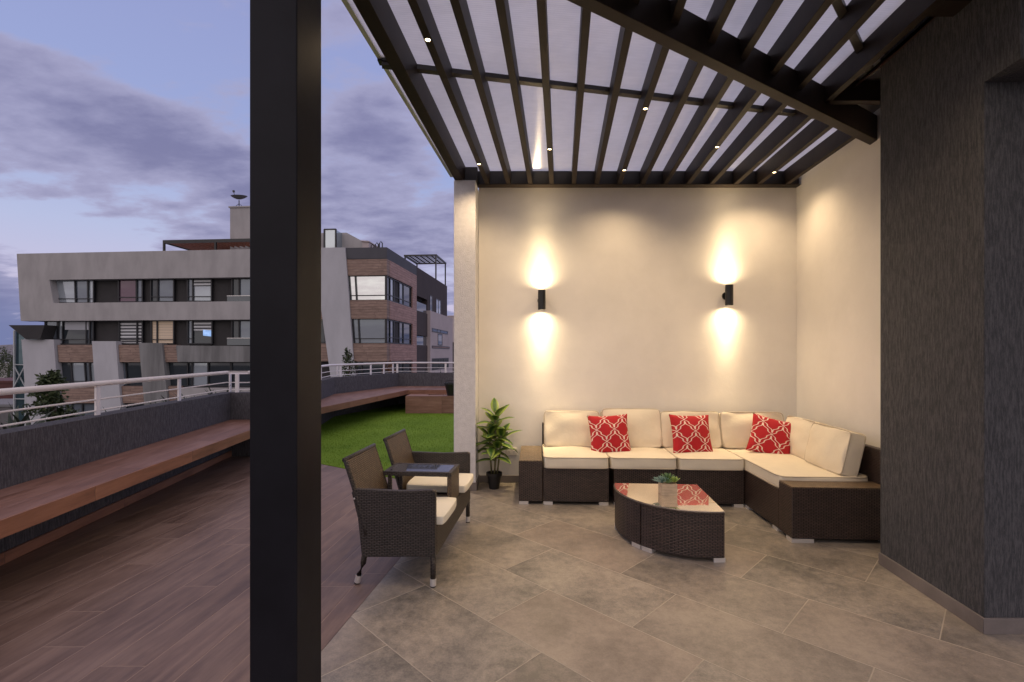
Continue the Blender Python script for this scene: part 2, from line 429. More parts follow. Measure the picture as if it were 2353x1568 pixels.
zebra_m = mat_blind('zebra_blind', (.05,.05,.06), (.62,.64,.66), 4.4)
warm_blind_m = mat_blind('warm_blind', (.42,.34,.28), (.62,.50,.38), 9, .10)

# ================================================================ SETTING: ground, floors
ROT = .1045          # skew of the terrace grid against the picture plane
mb = MB(); mb.poly([(-900,-300,-9.0),(900,-300,-9.0),(900,1500,-9.0),(-900,1500,-9.0)])
ground_m = M('ground', (.075,.075,.07), .95, nscale=.05, namp=.5)
tag(mb.build('ground', ground_m, fixn=False), kind='structure')
# terrace slab edge points
B0, B1 = F(739,1497), F(906,1299)
def bx(Y): return B0.x+(B1.x-B0.x)/(B1.y-B0.y)*(Y-B0.y)     # boundary tiles / deck
pil_fr = 1.4*FPX/(1128.5-HY)
mb = MB(); mb.prism([(bx(-3),-3), (5.,-3), (5.,5.6), (bx(5.6),5.6)], -.30, .0)
tag(mb.build('tile_floor', tiles, fixn=True), kind='structure')
G0 = P(740,1067,0); G1 = Vector((bx(4.97), 4.97, 0))
gdir = (G0-G1).normalized(); G2 = G1+gdir*5.0
mb = MB(); mb.prism([(-6.0,-3), (bx(-3)-.004,-3), (G1.x-.004,G1.y), (G2.x,G2.y), (-6.0,G2.y)], -.30, -.002)
tag(mb.build('wood_deck', deck_m), kind='structure')
gn = Vector((-gdir.y, gdir.x, 0)); gn = gn if gn.y > 0 else -gn
o_ = gn*.004
mb = MB(); mb.prism([(G1.x+o_.x,G1.y+o_.y), (G1.x+.2,5.7), (G1.x+.2,14.0), (-6.4,14.0), (G2.x+o_.x,G2.y+o_.y)], -.30, .004)
mb.prism([(G1.x+.204,5.7),(5,5.7),(5,14),(G1.x+.204,14.0)], -.30, .004)
tag(mb.build('artificial_turf', turf_m), kind='structure')
# turf edging fibres: short blades over the nearer turf
mb = MB()
for i in range(26000):
    Yb = 4.95+6.5*rnd.random()**1.4; Xb = -3.9+5.0*rnd.random()
    Xb = Xb if Xb < .6 else .6
    pt = Vector((Xb, Yb, 0))
    if (pt-G1).dot(gn) < .02: continue
    if Xb > -.62 and Yb < 5.7: continue
    h_ = rnd.uniform(.012,.03); a = rnd.uniform(0, 6.28); wd = .0035
    c_, s_ = math.cos(a)*wd, math.sin(a)*wd; lx, ly = rnd.uniform(-.012,.012), rnd.uniform(-.012,.012)
    mb.poly([(Xb-c_,Yb-s_,.003),(Xb+c_,Yb+s_,.003),(Xb+lx,Yb+ly,.003+h_)])
tag(mb.build('turf_blades', turf_m, fixn=False), kind='stuff')
# the storeys under the terrace
mb = MB(); mb.prism([(-6.2,-3),(5,-3),(5,14.2),(-6.2,14.2)], -9, -.304)
tag(mb.build('own_building_base', conc_w), 'pale building body under the terrace', 'building')

# ================================================================ ROOM WALLS
YW = 1.4*FPX/(1109-HY)                 # back wall plane
ZB = CAMZ+(HY-431)/FPX*YW              # underside of the pergola
XR = (1830-CX)/FPX*YW
t_ = thing('back_wall', 'cream plastered wall behind the sofa with two glowing wall lamps on it', 'wall', (1.4, YW, 0))
XL = (1093-CX)/FPX*pil_fr
mb = MB(); mb.box(-.36, XR+.25, YW, YW+.2, 0, ZB+.0); mb.build('wall_face', cream, t_, world=True)
mb = MB(); mb.box(-.355, XR-.002, YW-.012, YW-.0005, 0, .078); mb.build('baseboard', grout_m, t_, world=True, bevel=.003)
# side wall, runs towards the camera
sk = .108
def sx(Y): return XR-sk*(YW-Y)
t_ = thing('side_wall', 'warm lit cream side wall at the right end of the sofa', 'wall', (XR, YW, 0))
mb = MB(); mb.prism([(sx(YW-.001),YW-.001), (sx(2.9),2.9), (sx(2.9)+.2,2.9), (sx(YW)+.2,YW-.001)], 0, ZB+.16); mb.build('wall_face', cream, t_, world=True)
# white pillar / wall end
pl = (1042.7-CX)/FPX*pil_fr
ZP = CAMZ+(HY-414)/FPX*pil_fr
t_ = thing('white_pillar', 'rough white stucco pillar where the cream wall ends beside the lawn', 'pillar', (pl, pil_fr, 0))
mb = MB(); mb.prism([(pl,pil_fr), (XL,pil_fr), (-.362,YW), (-.362,YW+.2), (pl+.03,YW+.2)], 0, ZP); mb.build('shaft', rough_white, t_, world=True, bevel=.006)
mb = MB(); mb.prism([(pl+.003,pil_fr-.01), (XL+.010,pil_fr-.01), (-.350,YW-.001), (-.360,YW-.001), (XL+.0005,pil_fr-.0005),(pl+.003,pil_fr-.0005)], 0, .085); mb.build('baseboard', grout_m, t_, world=True)

# dark house corner at right
K1, K2 = F(2019,1296), F(2260.7,1458)
fs_ = (K1.x-K2.x)/(K1.y-K2.y)
def kx(Y): return K2.x+fs_*(Y-K2.y)+.012
Yu = 2.245
t_ = thing('house_corner_wall', 'dark grey combed stucco corner of the house at the right', 'wall', (K2.x, K2.y, 0))
zl = CAMZ+(HY-186)/FPX*K2.y
mb = MB(); mb.prism([(kx(K2.y+.012),K2.y+.012), (4.9,K2.y+.012), (4.9,K1.y), (kx(K1.y),K1.y)], 0, zl)
mb.prism([(kx(Yu),Yu), (4.9,Yu), (4.9,K1.y), (kx(K1.y),K1.y)], zl+.001, 3.6); mb.build('wall_face', stucco_house, t_, world=True)
mb = MB(); mb.prism([(kx(K2.y)-.014,K2.y), (kx(K2.y)+.0,K2.y+.011), (kx(K1.y)-.001,K1.y), (kx(K1.y)-.014,K1.y)], 0, .078)
mb.prism([(kx(K2.y)-.0135,K2.y-.0005), (4.9,K2.y-.0005), (4.9,K2.y+.011),(kx(K2.y),K2.y+.011)], 0, .078)
mb.build('baseboard', grout_m, t_, world=True, bevel=.002)

# outlet on the back wall
oc = Q(1175.5,1038,YW)
t_ = thing('wall_outlet', 'white double power socket low on the cream wall behind the plant', 'outlet', (oc.x, YW, oc.z))
plas = M('white_plastic', (.72,.68,.62), .4)
mb = MB(); mb.box(-.058,.058,-.012,0,-.04,.04); mb.build('plate', plas, t_, bevel=.003)
for s_ in (-1,1):
    mb = MB(); mb.box(s_*.026-.017,s_*.026+.017,-.0145,-.0121,-.014,.014); f_ = mb.build('socket_face', plas, t_, bevel=.002)
    mb = MB()
    for a,b in ((-.006,.003),(.006,.003),(0,-.008)): mb.box(s_*.026+a-.0016,s_*.026+a+.0016,-.0152,-.0146,b-.004,b+.004)
    mb.build('slot', black_metal, f_)

# ================================================================ PERGOLA
ZR = ZB; ZT = ZB+.155
pg = thing('pergola', 'dark steel pergola roofed with milky ribbed sheets over the lounge', 'pergola', (0, YW, 0))
def W2(xb, m):     # rafter edge seen in the photo -> world line at height ZR:  returns x(Y)
    a = P(xb, 431.0001, ZR); b = P(xb-m*180, 251, ZR)
    k = (b.x-a.x)/(b.y-a.y); return lambda Y: a.x+k*(Y-YW)
raf = [(1118,.4246,-1),(1166,.3093,-1),(1215,.1817,-1),(1263,.0712,-1),(1313,-.062,-1),(1374.6,-.2225,1),(1426,-.3543,1),(1478.4,-.497,1),(1529.7,-.6313,1),(1581,-.7837,1),(1633.5,-.935,1),(1688,-1.126,1),(1740.5,-1.264,1),(1804,-1.443,1)]
# diagonal beam
ZD = ZR-.085
da0, da1 = P(1338.6,19,ZD), P(2005,337,ZD)
db0 = P(1366.6,0,ZD)
dd = (da1-da0).normalized(); dn = Vector((dd.y,-dd.x,0))
wdt = (db0-da0).dot(dn)
d_far = da1; d_near = da0-dd*2.6
YF = .9      # front end of the roof
mb = MB(); a, b = d_near, d_far+dd*.0
mb.hexa([a, a+dn*wdt, b+dn*wdt, b], [p+Vector((0,0,.2)) for p in (a, a+dn*wdt, b+dn*wdt, b)])
mb.build('diagonal_beam', steel_brown, pg, world=True, bevel=.003)
RW = .047
rafx = []
def dline(X):    # Y of the beam's near edge at X
    p = da0+dn*wdt; return p.y+dd.y/dd.x*(X-p.x)
def dfar(X): return da0.y+dd.y/dd.x*(X-da0.x)
for i, (xb, m, side) in enumerate(raf):
    fx = W2(xb, m); off = (RW if side < 0 else -RW)
    def rx(Y, k, fx=fx, off=off): return fx(Y)+(off if k else 0)
    rafx.append((fx, off))
    Y0 = YF if i < 12 else dfar(fx(3.9))+.03
    lo, hi = (0, 1) if off > 0 else (1, 0)
    pts = [(rx(Y0,lo),Y0), (rx(Y0,hi),Y0), (rx(YW-.06,hi),YW-.06), (rx(YW-.06,lo),YW-.06)]
    mb = MB(); mb.prism(pts, ZR, ZT)
    mb.build('rafter', steel_brown, pg, world=True, bevel=.002)
# back beam against the wall, thin flange under it
mb = MB(); mb.box(-.36, sx(YW)-.005, YW-.06, YW-.0, ZR+.004, ZT); mb.build('back_beam', steel, pg, world=True)
mb = MB(); mb.box(-.40, sx(YW)-.006, YW-.11, YW-.004, ZR-.006, ZR-.0005); mb.build('beam_flange', steel_brown, pg, world=True)
# edge beam on the open side, resting on the pillar and the post
eb0, eb1 = P(1043.8,413,ZP), P(808.6,0,ZP)
ek = (eb0.x-eb1.x)/(eb0.y-eb1.y)
def ex(Y): return eb0.x+ek*(Y-eb0.y)
EW = P(1063,413,ZP).x-eb0.x
mb = MB(); mb.prism([(ex(YF),YF), (ex(YF)+EW,YF), (ex(YW+.1)+EW,YW+.1), (ex(YW+.1),YW+.1)], ZP+.001, ZT+.004); mb.build('edge_beam', steel_brown, pg, world=True, bevel=.003)
mb = MB(); mb.box(ex(YW-.2)+EW+.001, -.36, YW-.2, YW-.02, ZR+.01, ZT-.01); mb.build('corner_plate', steel, pg, world=True)
# purlin under the sheets
p0, p1 = P(877.4,141,ZT), P(1751,246,ZT)
pd_ = (p1-p0).normalized(); pe = p1+pd_*.9
mb = MB(); mb.bar(p0+Vector((0,0,-.02)), pe+Vector((0,0,-.02)), .05, .032); mb.build('purlin', steel, pg, world=True)
p2 = P(1938,24,ZT); p3 = P(1992,140,ZT); q_ = (p3-p2).normalized()
p2 = p2-q_*.45; p3 = p3+q_*.1
mb = MB(); mb.bar(p2+Vector((0,0,-.02)), p3+Vector((0,0,-.02)), .045, .032); mb.build('purlin', steel, pg, world=True)
# sheets
s0, s1 = P(792.6,0,ZT+.01), P(1035.8,401.6,ZT+.01)
skx = (s1.x-s0.x)/(s1.y-s0.y)
def shx(Y): return s1.x+skx*(Y-s1.y)
f12 = rafx[11][0]
ymid = p0.y
zt = ZT+.006
mb = MB(); mb.prism([(shx(YF-.05),YF-.05), (f12(YF-.05),YF-.05), (f12(3.2),3.2), (sx(3.2)-.002,3.2), (sx(YW+.12)-.01,YW+.12), (shx(YW+.12),YW+.12)], zt, zt+.010)
mb.build('roof_sheet', poly_m, pg, world=True)
mb = MB()
mb.bar((shx(YF-.05),YF-.05,zt+.004), (shx(YW+.12),YW+.12,zt+.004), .030, .022); mb.build('sheet_edge_profile', alu, pg, world=True)
mb = MB(); c_ = p0
mb.box(shx(c_.y)-.018, ex(c_.y)+.01, c_.y-.03, c_.y+.03, ZT-.012, ZT+.026); mb.build('edge_clip', black_metal, pg, world=True)
# solid dark roof strip along the house + trimmers
yq = 3.4
for _ in range(30): yq = dline(f12(yq))
mb = MB(); mb.prism([(f12(.9)-.0,.9), (3.6,.9), (3.6,dline(3.6)+.15), (f12(yq)+.02,yq+.15), (f12(yq),yq)], zt+.015, zt+.06); 
mb.build('solid_roof_panel', black_metal, pg, world=True)
cbl = P(1893,235,ZR)
mb = MB(); mb.box(f12(cbl.y)-.04, sx(cbl.y), cbl.y-.02, cbl.y+.035, ZR, ZT-.01); mb.build('cross_trimmer', steel_brown, pg, world=True)
a_, b_ = P(1950,212,ZR+.10), P(2165,36.5,ZR+.10)
kk = (b_.x-a_.x)/(b_.y-a_.y)
mb = MB(); mb.prism([(a_.x,a_.y), (kx(K1.y)+.0,K1.y+.001), (kx(1.2)-.001,1.2), (a_.x+kk*(1.2-a_.y),1.2)][::-1], ZR+.10, ZR+.115); 
mb.build('soffit_channel', M('rusty_steel', (.06,.03,.022), .55, nscale=4, namp=.5), pg, world=True)
cc_ = P(2160,26,ZR+.05)
mb = MB(); mb.box(f12(cc_.y)-.02, kx(cc_.y)-.002, cc_.y-.12, cc_.y, ZR+.02, ZR+.09); mb.build('cross_trimmer', steel_brown, pg, world=True)
mb = MB(); mb.box(ex(YF), f12(YF)+.0, YF-.08, YF-.001, ZR, ZT); mb.build('front_beam', steel, pg, world=True)
# post
yp = 1.58; x0 = (573-CX)/FPX*yp; x1 = (682-CX)/FPX*yp
x2 = (739-CX)/FPX; dpt = .158
xb_ = x2*(yp+dpt)
mb = MB(); mb.prism([(x0,yp), (x1,yp), (xb_,yp+dpt), (xb_-(x1-x0),yp+dpt)], 0, ZP)
mb.build('post', M('post_steel', (.011,.011,.015), .45, spec=.14, nscale=3, namp=.2, bump=.0004, bscale=25), pg, world=True, bevel=.004, segs=3)

# downlights in the rafters; last two listed are out of view, added to give light
WARM = (1.0, .66, .30)
lamp_m = M('lamp_glow', (1,.8,.5), .5, emit=(1,.74,.38), estr=14)
ring_m = M('lamp_ring', (.05,.045,.04), .4)
sp = bpy.data.lights.new('downlight_beam', 'SPOT'); sp.energy = 39.0; sp.color = (1.0,.72,.42); sp.spot_size = R(140); sp.spot_blend = 1; sp.shadow_soft_size = .012
for i, yD in ((0,91),(0,377),(3,342.6),(6,391),(6,249.6),(9,337.7),(12,396),(3,-104),(9,-104)):
    Y = FPX*(ZR-CAMZ)/(HY-yD); fx, off = rafx[i]; X_ = fx(Y)+off/2
    mb = MB(); mb.lathe((X_,Y,ZR), [(.0145,-.002),(.0145,-.0005)], 20); dl = mb.build('downlight', lamp_m, pg, world=True)
    mb = MB(); mb.lathe((X_,Y,ZR), [(.015,-.0005),(.015,-.004),(.020,-.004),(.020,-.0004)], 20, cap=False); mb.build('trim_ring', ring_m, dl, world=True)
    lo_ = bpy.data.objects.new('downlight_beam', sp); SC.collection.objects.link(lo_); lo_.parent = pg
    lo_.location = Vector((X_,Y,ZR-.008))-pg.location

# ================================================================ WALL LAMPS (shine up and down)
lens_m = M('lamp_lens', (1,.9,.7), .5, emit=(1,.86,.55), estr=26)
def sconce(xc, yt, yb, label):
    yy = YW-.085; a = Q(xc,yt,yy); b = Q(xc,yb,yy); h = a.z-b.z
    t_ = thing('wall_lamp', label, 'wall lamp', (a.x, YW, (a.z+b.z)/2), 0, 'cylinder wall lamps above the sofa')
    mb = MB(); mb.lathe((0,-.085,0), [(.036,-h/2),(.0405,-h/2),(.0405,h/2),(.036,h/2),(.036,h/2-.03),(.036,-h/2+.03),(.036,-h/2)], 32, cap=False); mb.build('lamp_body', black_metal, t_, smooth=False)
    mb = MB(); mb.tube([(0,-.0005,0),(0,-.018,0)], .042, 28); bp = mb.build('back_plate', black_metal, t_)
    mb = MB(); mb.box(-.012,.012,-.05,-.018,-.012,.012); mb.build('arm', black_metal, t_)
    for s_ in (-1, 1):
        mb = MB(); mb.lathe((0,-.085,s_*(h/2-.031)), [(.0355,-.001),(.0355,.001)], 28); mb.build('bulb', lens_m, t_)
        l = bpy.data.lights.new('lamp_beam', 'SPOT'); l.energy = 120 if s_ > 0 else 128; l.color = (1,.755,.43); l.spot_size = R(176); l.spot_blend = .25; l.shadow_soft_size = .03
        l.use_nodes = True; lt = NT(l.node_tree); em = lt.n['Emission']      # reflector: most of the light leaves along the axis
        cz_ = lt.sep(lt.coord('Normal'))[2].ab(); lt.put(em.inputs['Strength'], lt.m('POWER', cz_, 40.0)*.70+lt.m('POWER', cz_, 10.0)*.22+lt.m('POWER', cz_, 2.0)*.13)
        lo_ = bpy.data.objects.new('lamp_beam', l); SC.collection.objects.link(lo_); lo_.parent = t_
        lo_.location = (0,-.085,s_*(h/2+.002)); lo_.rotation_euler = (0 if s_ < 0 else math.pi, 0, 0)
sconce(1245, 667, 712, 'black cylinder wall lamp above the left end of the sofa')
sconce(1675.5, 655, 702, 'black cylinder wall lamp nearest the corner, above the middle of the sofa')

# ================================================================ PARAPET, RAIL, BUILT-IN BENCHES
ZW = .862
pw = [F(0,1299)]
k_ = (F(561.6,1034)-F(0,1299)); k_ /= k_.y
pw = [pw[0]-k_*4.2, pw[0]+k_*(6.62-pw[0].y), Vector((-3.30,6.62,0)), Vector((-3.70,9.41,0)), Vector((-3.92,10.75,0)), Vector((-3.10,13.35,0)), Vector((3.0,13.35,0))]
def offset(pl, d):     # offset a polyline to its left (outwards) by d
    out = []
    for i, p in enumerate(pl):
        ns = []
        for a, b in ((i-1,i),(i,i+1)):
            if a < 0 or b >= len(pl): continue
            t = (pl[b]-pl[a]).normalized(); ns.append(Vector((-t.y, t.x, 0)))
        n = sum(ns, Vector((0,0,0))).normalized(); c = n.dot(ns[0])
        out.append(p+n*d/max(c, .35))
    return out
def ribbon(mb, a, b, z0, z1):
    for i in range(len(a)-1):
        mb.hexa([(a[i].x,a[i].y,z0),(a[i+1].x,a[i+1].y,z0),(b[i+1].x,b[i+1].y,z0),(b[i].x,b[i].y,z0)],
                [(a[i].x,a[i].y,z1),(a[i+1].x,a[i+1].y,z1),(b[i+1].x,b[i+1].y,z1),(b[i].x,b[i].y,z1)])
t_ = thing('parapet_wall', 'low dark stucco parapet wall running round the deck and the lawn', 'wall', tuple(pw[1]))
mb = MB(); ribbon(mb, pw, offset(pw, .18), -.3, ZW); mb.build('wall_face', stucco, t_, world=True)
# rail
t_ = thing('railing', 'white tube railing with two thin rods on top of the parapet', 'railing', tuple(pw[1]))
rl = offset(pw, .09)
for z, r, nm in ((1.135,.0235,'top_rail'),(.998,.0075,'rod'),(.902,.0075,'rod')):
    mb = MB(); mb.tube([(p.x,p.y,z) for p in rl], r, 14); mb.build(nm, white_paint, t_, world=True, smooth=True)
posts = []
def onseg(i, xD):    # point of rail segment i seen at photo column xD
    a, b = rl[i], rl[i+1]; k = (xD-CX)/FPX
    s_ = (k*a.y-a.x)/((b.x-a.x)-k*(b.y-a.y)); return a+(b-a)*s_, (b-a).normalized()
for i, xD in ((0,224),(0,412),(0,529),(1,545),(3,738),(3,775),(4,783),(4,852),(4,882),(4,903),(5,913),(5,1024),(5,1150),(5,1290),(0,-150)):
    p, tt = onseg(i, xD)
    mb = MB(); mb.bar(Vector((p.x,p.y,ZW)), Vector((p.x,p.y,1.118)), .052, .016, up=(-tt.y,tt.x,0)); mb.build('post', white_paint, t_, world=True, bevel=.001)
# bench along the left parapet
bf0, bf1 = P(0,1196,.5), P(572.5,989,.5)
bk = (bf1.x-bf0.x)/(bf1.y-bf0.y)
def bfx(Y): return bf0.x+bk*(Y-bf0.y)
t_ = thing('wood_bench', 'long brown plank bench built against the near dark parapet', 'bench', (bfx(4),4,0))
wk = k_.x
def wx(Y): return pw[0].x+wk*(Y-pw[0].y)+.003
ye = 6.612
mb = MB(); mb.prism([(wx(-.9),-.9), (bfx(-.9)-.012,-.9), (bfx(ye)-.012,ye), (wx(ye),ye)], .405, .50); mb.build('seat', bench_m, t_, world=True, bevel=.003)
mb = MB(); mb.prism([(bfx(-.9)-.011,-.9), (bfx(-.9),-.9), (bfx(ye),ye), (bfx(ye)-.011,ye)], .398, .4985); mb.build('front_edge', bench_side_m, t_, world=True, bevel=.001)
mb = MB(); mb.prism([(wx(-.9),-.9), (wx(-.9)+.014,-.9), (wx(ye)+.014,ye), (wx(ye),ye)], 0, .078); mb.build('skirting', bench_side_m, t_, world=True)
# far bench round the lawn
bq = [Vector((-3.20,8.0,0)), P(936,896.4,.5), Vector((1.5,12.05,0))]
bq[1].z = 0
inn = [Vector((pw[3].x+.003,8.2,0)), Vector((pw[3].x+.003,9.41,0)), pw[4]+Vector((.004,0,0)), pw[5]+Vector((.003,-.004,0)), Vector((1.5,13.345,0))]
t_ = thing('lawn_bench', 'terracotta coloured plank bench along the parapet beyond the lawn', 'bench', (-3.,11,0))
pts = [(inn[0].x,inn[0].y),(bq[0].x,bq[0].y),(bq[1].x,bq[1].y),(bq[2].x,bq[2].y),(inn[4].x,inn[4].y),(inn[3].x,inn[3].y),(inn[2].x,inn[2].y),(inn[1].x,inn[1].y)]
mb = MB(); mb.prism(pts, .40, .5); mb.build('seat', bench_m, t_, world=True)
mb = MB(); e1_ = offset(bq, -.012); ribbon(mb, bq, e1_, .39, .498); mb.build('front_edge', bench_side_m, t_, world=True)
# wooden tile fire pit box
t_ = thing('planter_box', 'low square brown tiled box on the lawn with white stones inside', 'planter', (-2.0,11.4,0))
bxm = mat_wood('tile_box_planks', [(.14,.062,.04), (.25,.125,.085), (.34,.19,.135)], .45, .9, use_uv=True, joint=(.07,.035,.025), jw=.004)
X0, X1, Y0, Y1 = -2.47, -.6, 11.3, 12.0
mb = MB(); mb.box(X0,X1,Y0,Y0+.3,0,.405); mb.box(X0,X0+.45,Y0+.301,Y1,0,.405); mb.box(X1-.4,X1,Y0+.301,Y1,0,.405); mb.box(X0+.451,X1-.401,Y1-.15,Y1,0,.405); mb.build('box', bxm, t_, world=True)
mb = MB(); mb.box(X0+.45,X1-.4,Y0+.3,Y1-.15,0,.33); mb.build('gravel_bed', M('gravel', (.12,.10,.09), .9, bump=.03, bscale=40), t_, world=True)
stone_m = M('white_stone', (.62,.58,.55), .8)
mb = MB()
for i in range(22):
    cx_, cy_ = rnd.uniform(X0+.55,X1-.5), rnd.uniform(Y0+.36,Y1-.2); r_ = rnd.uniform(.03,.05)
    mb.lathe((cx_,cy_,.34), [(r_*.4,-.02),(r_,.0),(r_*.9,.03),(r_*.3,.05)], 7)
mb.build('stones', stone_m, t_, world=True, smooth=True)['kind'] = 'stuff'
t_ = thing('dark_bucket', 'black tapered pot standing on the brown tiled box', 'pot', (-1.50,11.62,.405))
t_.location = (-1.43,11.45,.405)
mb = MB(); mb.lathe((0,0,.0), [(.09,0),(.15,.26),(.165,.26),(.165,.30),(.14,.30),(.08,.05)], 20); mb.build('pot', pot_m, t_)
mb = MB(); mb.tube([(-.14,0,.29),(-.08,0,.36),(.08,0,.36),(.14,0,.29)], .008, 8); mb.build('handle', pot_m, t_)

# ================================================================ SOFT SHAPES
def cushion(name, sx_, sy_, sz_, mat, parent, loc, rot=(0,0,0), puff=.25, jit=.0065, seed=1, piping=True):
    r = random.Random(seed); k = [-1,-.93,-.6,-.2,.2,.6,.93,1]; kz = [-1,-.7,.7,1]
    mb = MB(); idx = {}
    def g(i, j, l):
        key = (i, j, l)
        if key in idx: return idx[key]
        x, y, z = k[i], k[j], kz[l]
        p = (1-abs(x)**2.4)*(1-abs(y)**2.4)
        cr = 1-.05*(abs(x)*abs(y))**6
        X_ = x*sx_/2*cr*(1-.02*(1-abs(z))**1); Y_ = y*sy_/2*cr
        Z_ = z*sz_/2*(.86+puff*p)
        if abs(z) < .9: X_ *= 1.012; Y_ *= 1.012
        q = r.gauss(0, jit)
        idx[key] = mb.vert((X_+r.gauss(0,jit*.5), Y_+r.gauss(0,jit*.5), Z_+q*(1 if p > .02 else .5))); return idx[key]
    n = len(k)-1; m_ = len(kz)-1
    for i in range(n):
        for j in range(n):
            mb.f.append([g(i,j,0), g(i,j+1,0), g(i+1,j+1,0), g(i+1,j,0)]); mb.f.append([g(i,j,m_), g(i+1,j,m_), g(i+1,j+1,m_), g(i,j+1,m_)])
    for i in range(n):
        for l in range(m_):
            mb.f.append([g(i,0,l), g(i+1,0,l), g(i+1,0,l+1), g(i,0,l+1)]); mb.f.append([g(i,n,l), g(i,n,l+1), g(i+1,n,l+1), g(i+1,n,l)])
            mb.f.append([g(0,i,l), g(0,i,l+1), g(0,i+1,l+1), g(0,i+1,l)]); mb.f.append([g(n,i,l), g(n,i+1,l), g(n,i+1,l+1), g(n,i,l+1)])
    o = mb.build(name, mat, parent, smooth=True, sub=2)
    o.location = loc; o.rotation_euler = rot
    if piping:
        for zz in (-1, 1):
            pts = []
            for a in range(49):
                th = 2*math.pi*a/48; c, s_ = math.cos(th), math.sin(th); e = .16
                x = math.copysign(abs(c)**e, c); y = math.copysign(abs(s_)**e, s_)
                pts.append((x*sx_/2*.996, y*sy_/2*.996, zz*sz_/2*.82))
            mb = MB(); mb.tube(pts, .0052, 6, cap=False); mb.build('piping', pipe_m, o, smooth=True)
    return o

# ================================================================ SECTIONAL SOFA
P0 = F(1192,1159); th = R(-2.8)
sofa = thing('sectional_sofa', 'long L-shaped dark wicker sofa with cream cushions against the walls', 'sofa', (P0.x,P0.y,0), th)
ZS = .338
def sbox(name, u0, u1, v0, v1, z0, z1, mat=wicker, bev=.006):
    mb = MB(); mb.box(u0,u1,v0,v1,z0,z1); return mb.build(name, mat, sofa, bevel=bev)
u1_, u2_, u3_ = .225, .835, 1.445
uE = 2.055
D_ = .73
arm = sbox('side_box', 0, u1_-.004, 0, D_, .028, .398); mb = MB(); mb.box(.003,u1_-.007,.003,D_-.003,.3985,.405); mb.build('box_top', wicker_top, arm)
for a, b in ((u1_,u2_-.004),(u2_+.04,u3_-.003),(u3_,uE-.006)):
    m_ = sbox('seat_module', a, b, 0.004, D_, .028, ZS)
    mb = MB(); mb.box(a,b,D_-.055,D_,ZS+.001,.66); mb.build('back_panel', wicker, m_, bevel=.006)
wf = -.815                       # front of the wing
WX1 = uE+.75
m_ = sbox('corner_module', uE, WX1, wf+.205, D_, .028, ZS)
mb = MB(); mb.box(uE,WX1-.056,D_-.055,D_,ZS+.001,.66); mb.box(WX1-.055,WX1,wf+.1,D_,ZS+.001,.672); mb.build('back_panel', wicker, m_, bevel=.006)
arm2 = sbox('side_box', uE-.004, WX1+.02, wf, wf+.20, .028, .402); mb = MB(); mb.box(uE-.001,WX1+.017,wf+.003,wf+.197,.4025,.409); mb.build('box_top', wicker_top, arm2)
for (u, v, wx_, wy_) in ((.004,.0,.085,.06),(.225+.004,.0,.085,.06),(u2_-.095,.0,.085,.06),(u2_+.045,.0,.085,.06),(u3_-.09,0,.085,.06),(uE-.10,.0,.085,.06),(uE-.002,-.055,.05,.08),(uE-.002,wf+.225,.05,.08),(uE-.008,wf-.004,.16,.08),(WX1-.1,wf,.085,.06),(.004,D_-.07,.085,.06)):
    mb = MB(); mb.box(u,u+wx_,v+.001,v+wy_,0,.0275); mb.build('foot', alu, sofa)
# seat cushions
cz = ZS+.052
for i, (a, b) in enumerate(((u1_+.004,u2_+.0),(u2_+.004,u3_+.008),(u3_+.012,uE-.003))):
    cushion('seat_cushion', b-a, .66, .115, cushion_m, sofa, ((a+b)/2,.315,cz+.002), (R(rnd.uniform(-.6,.6)),0,0), puff=.22, seed=i+2)
wl_ = D_-.09-(wf+.19)
cushion('seat_cushion', .70, wl_, .112, cushion_m, sofa, (uE+.35,(D_-.09+wf+.19)/2,cz), puff=.2, seed=9)
# back cushions: width along u, lean on the panel
def backc(u0, u1, zt_, seed, lean=-14, v=.565, bz=.445, tk=.15, rz=0):
    h = zt_-bz
    return cushion('back_cushion', u1-u0, h*1.06, tk, cushion_m, sofa, ((u0+u1)/2, v, bz+h/2-.005), (R(90+lean),0,rz), puff=.46, seed=seed, jit=.011)
backc(.245,.81,.790,21)
backc(.838,1.43,.812,22,lean=-15)
backc(1.432,2.02,.790,23)
backc(2.03,2.66,.785,24,v=.57)
def sidec(v0, v1, zt_, seed, u):
    bz = .445; h = zt_-bz
    return cushion('back_cushion', v1-v0, h*1.06, .14, cushion_m, sofa, (u,(v0+v1)/2,bz+h/2-.005), (R(90-13),0,R(-90)), puff=.46, seed=seed, jit=.011)
sidec(-.08,.42,.775,25,uE+.60)
sidec(-.60,-.07,.775,26,uE+.575)

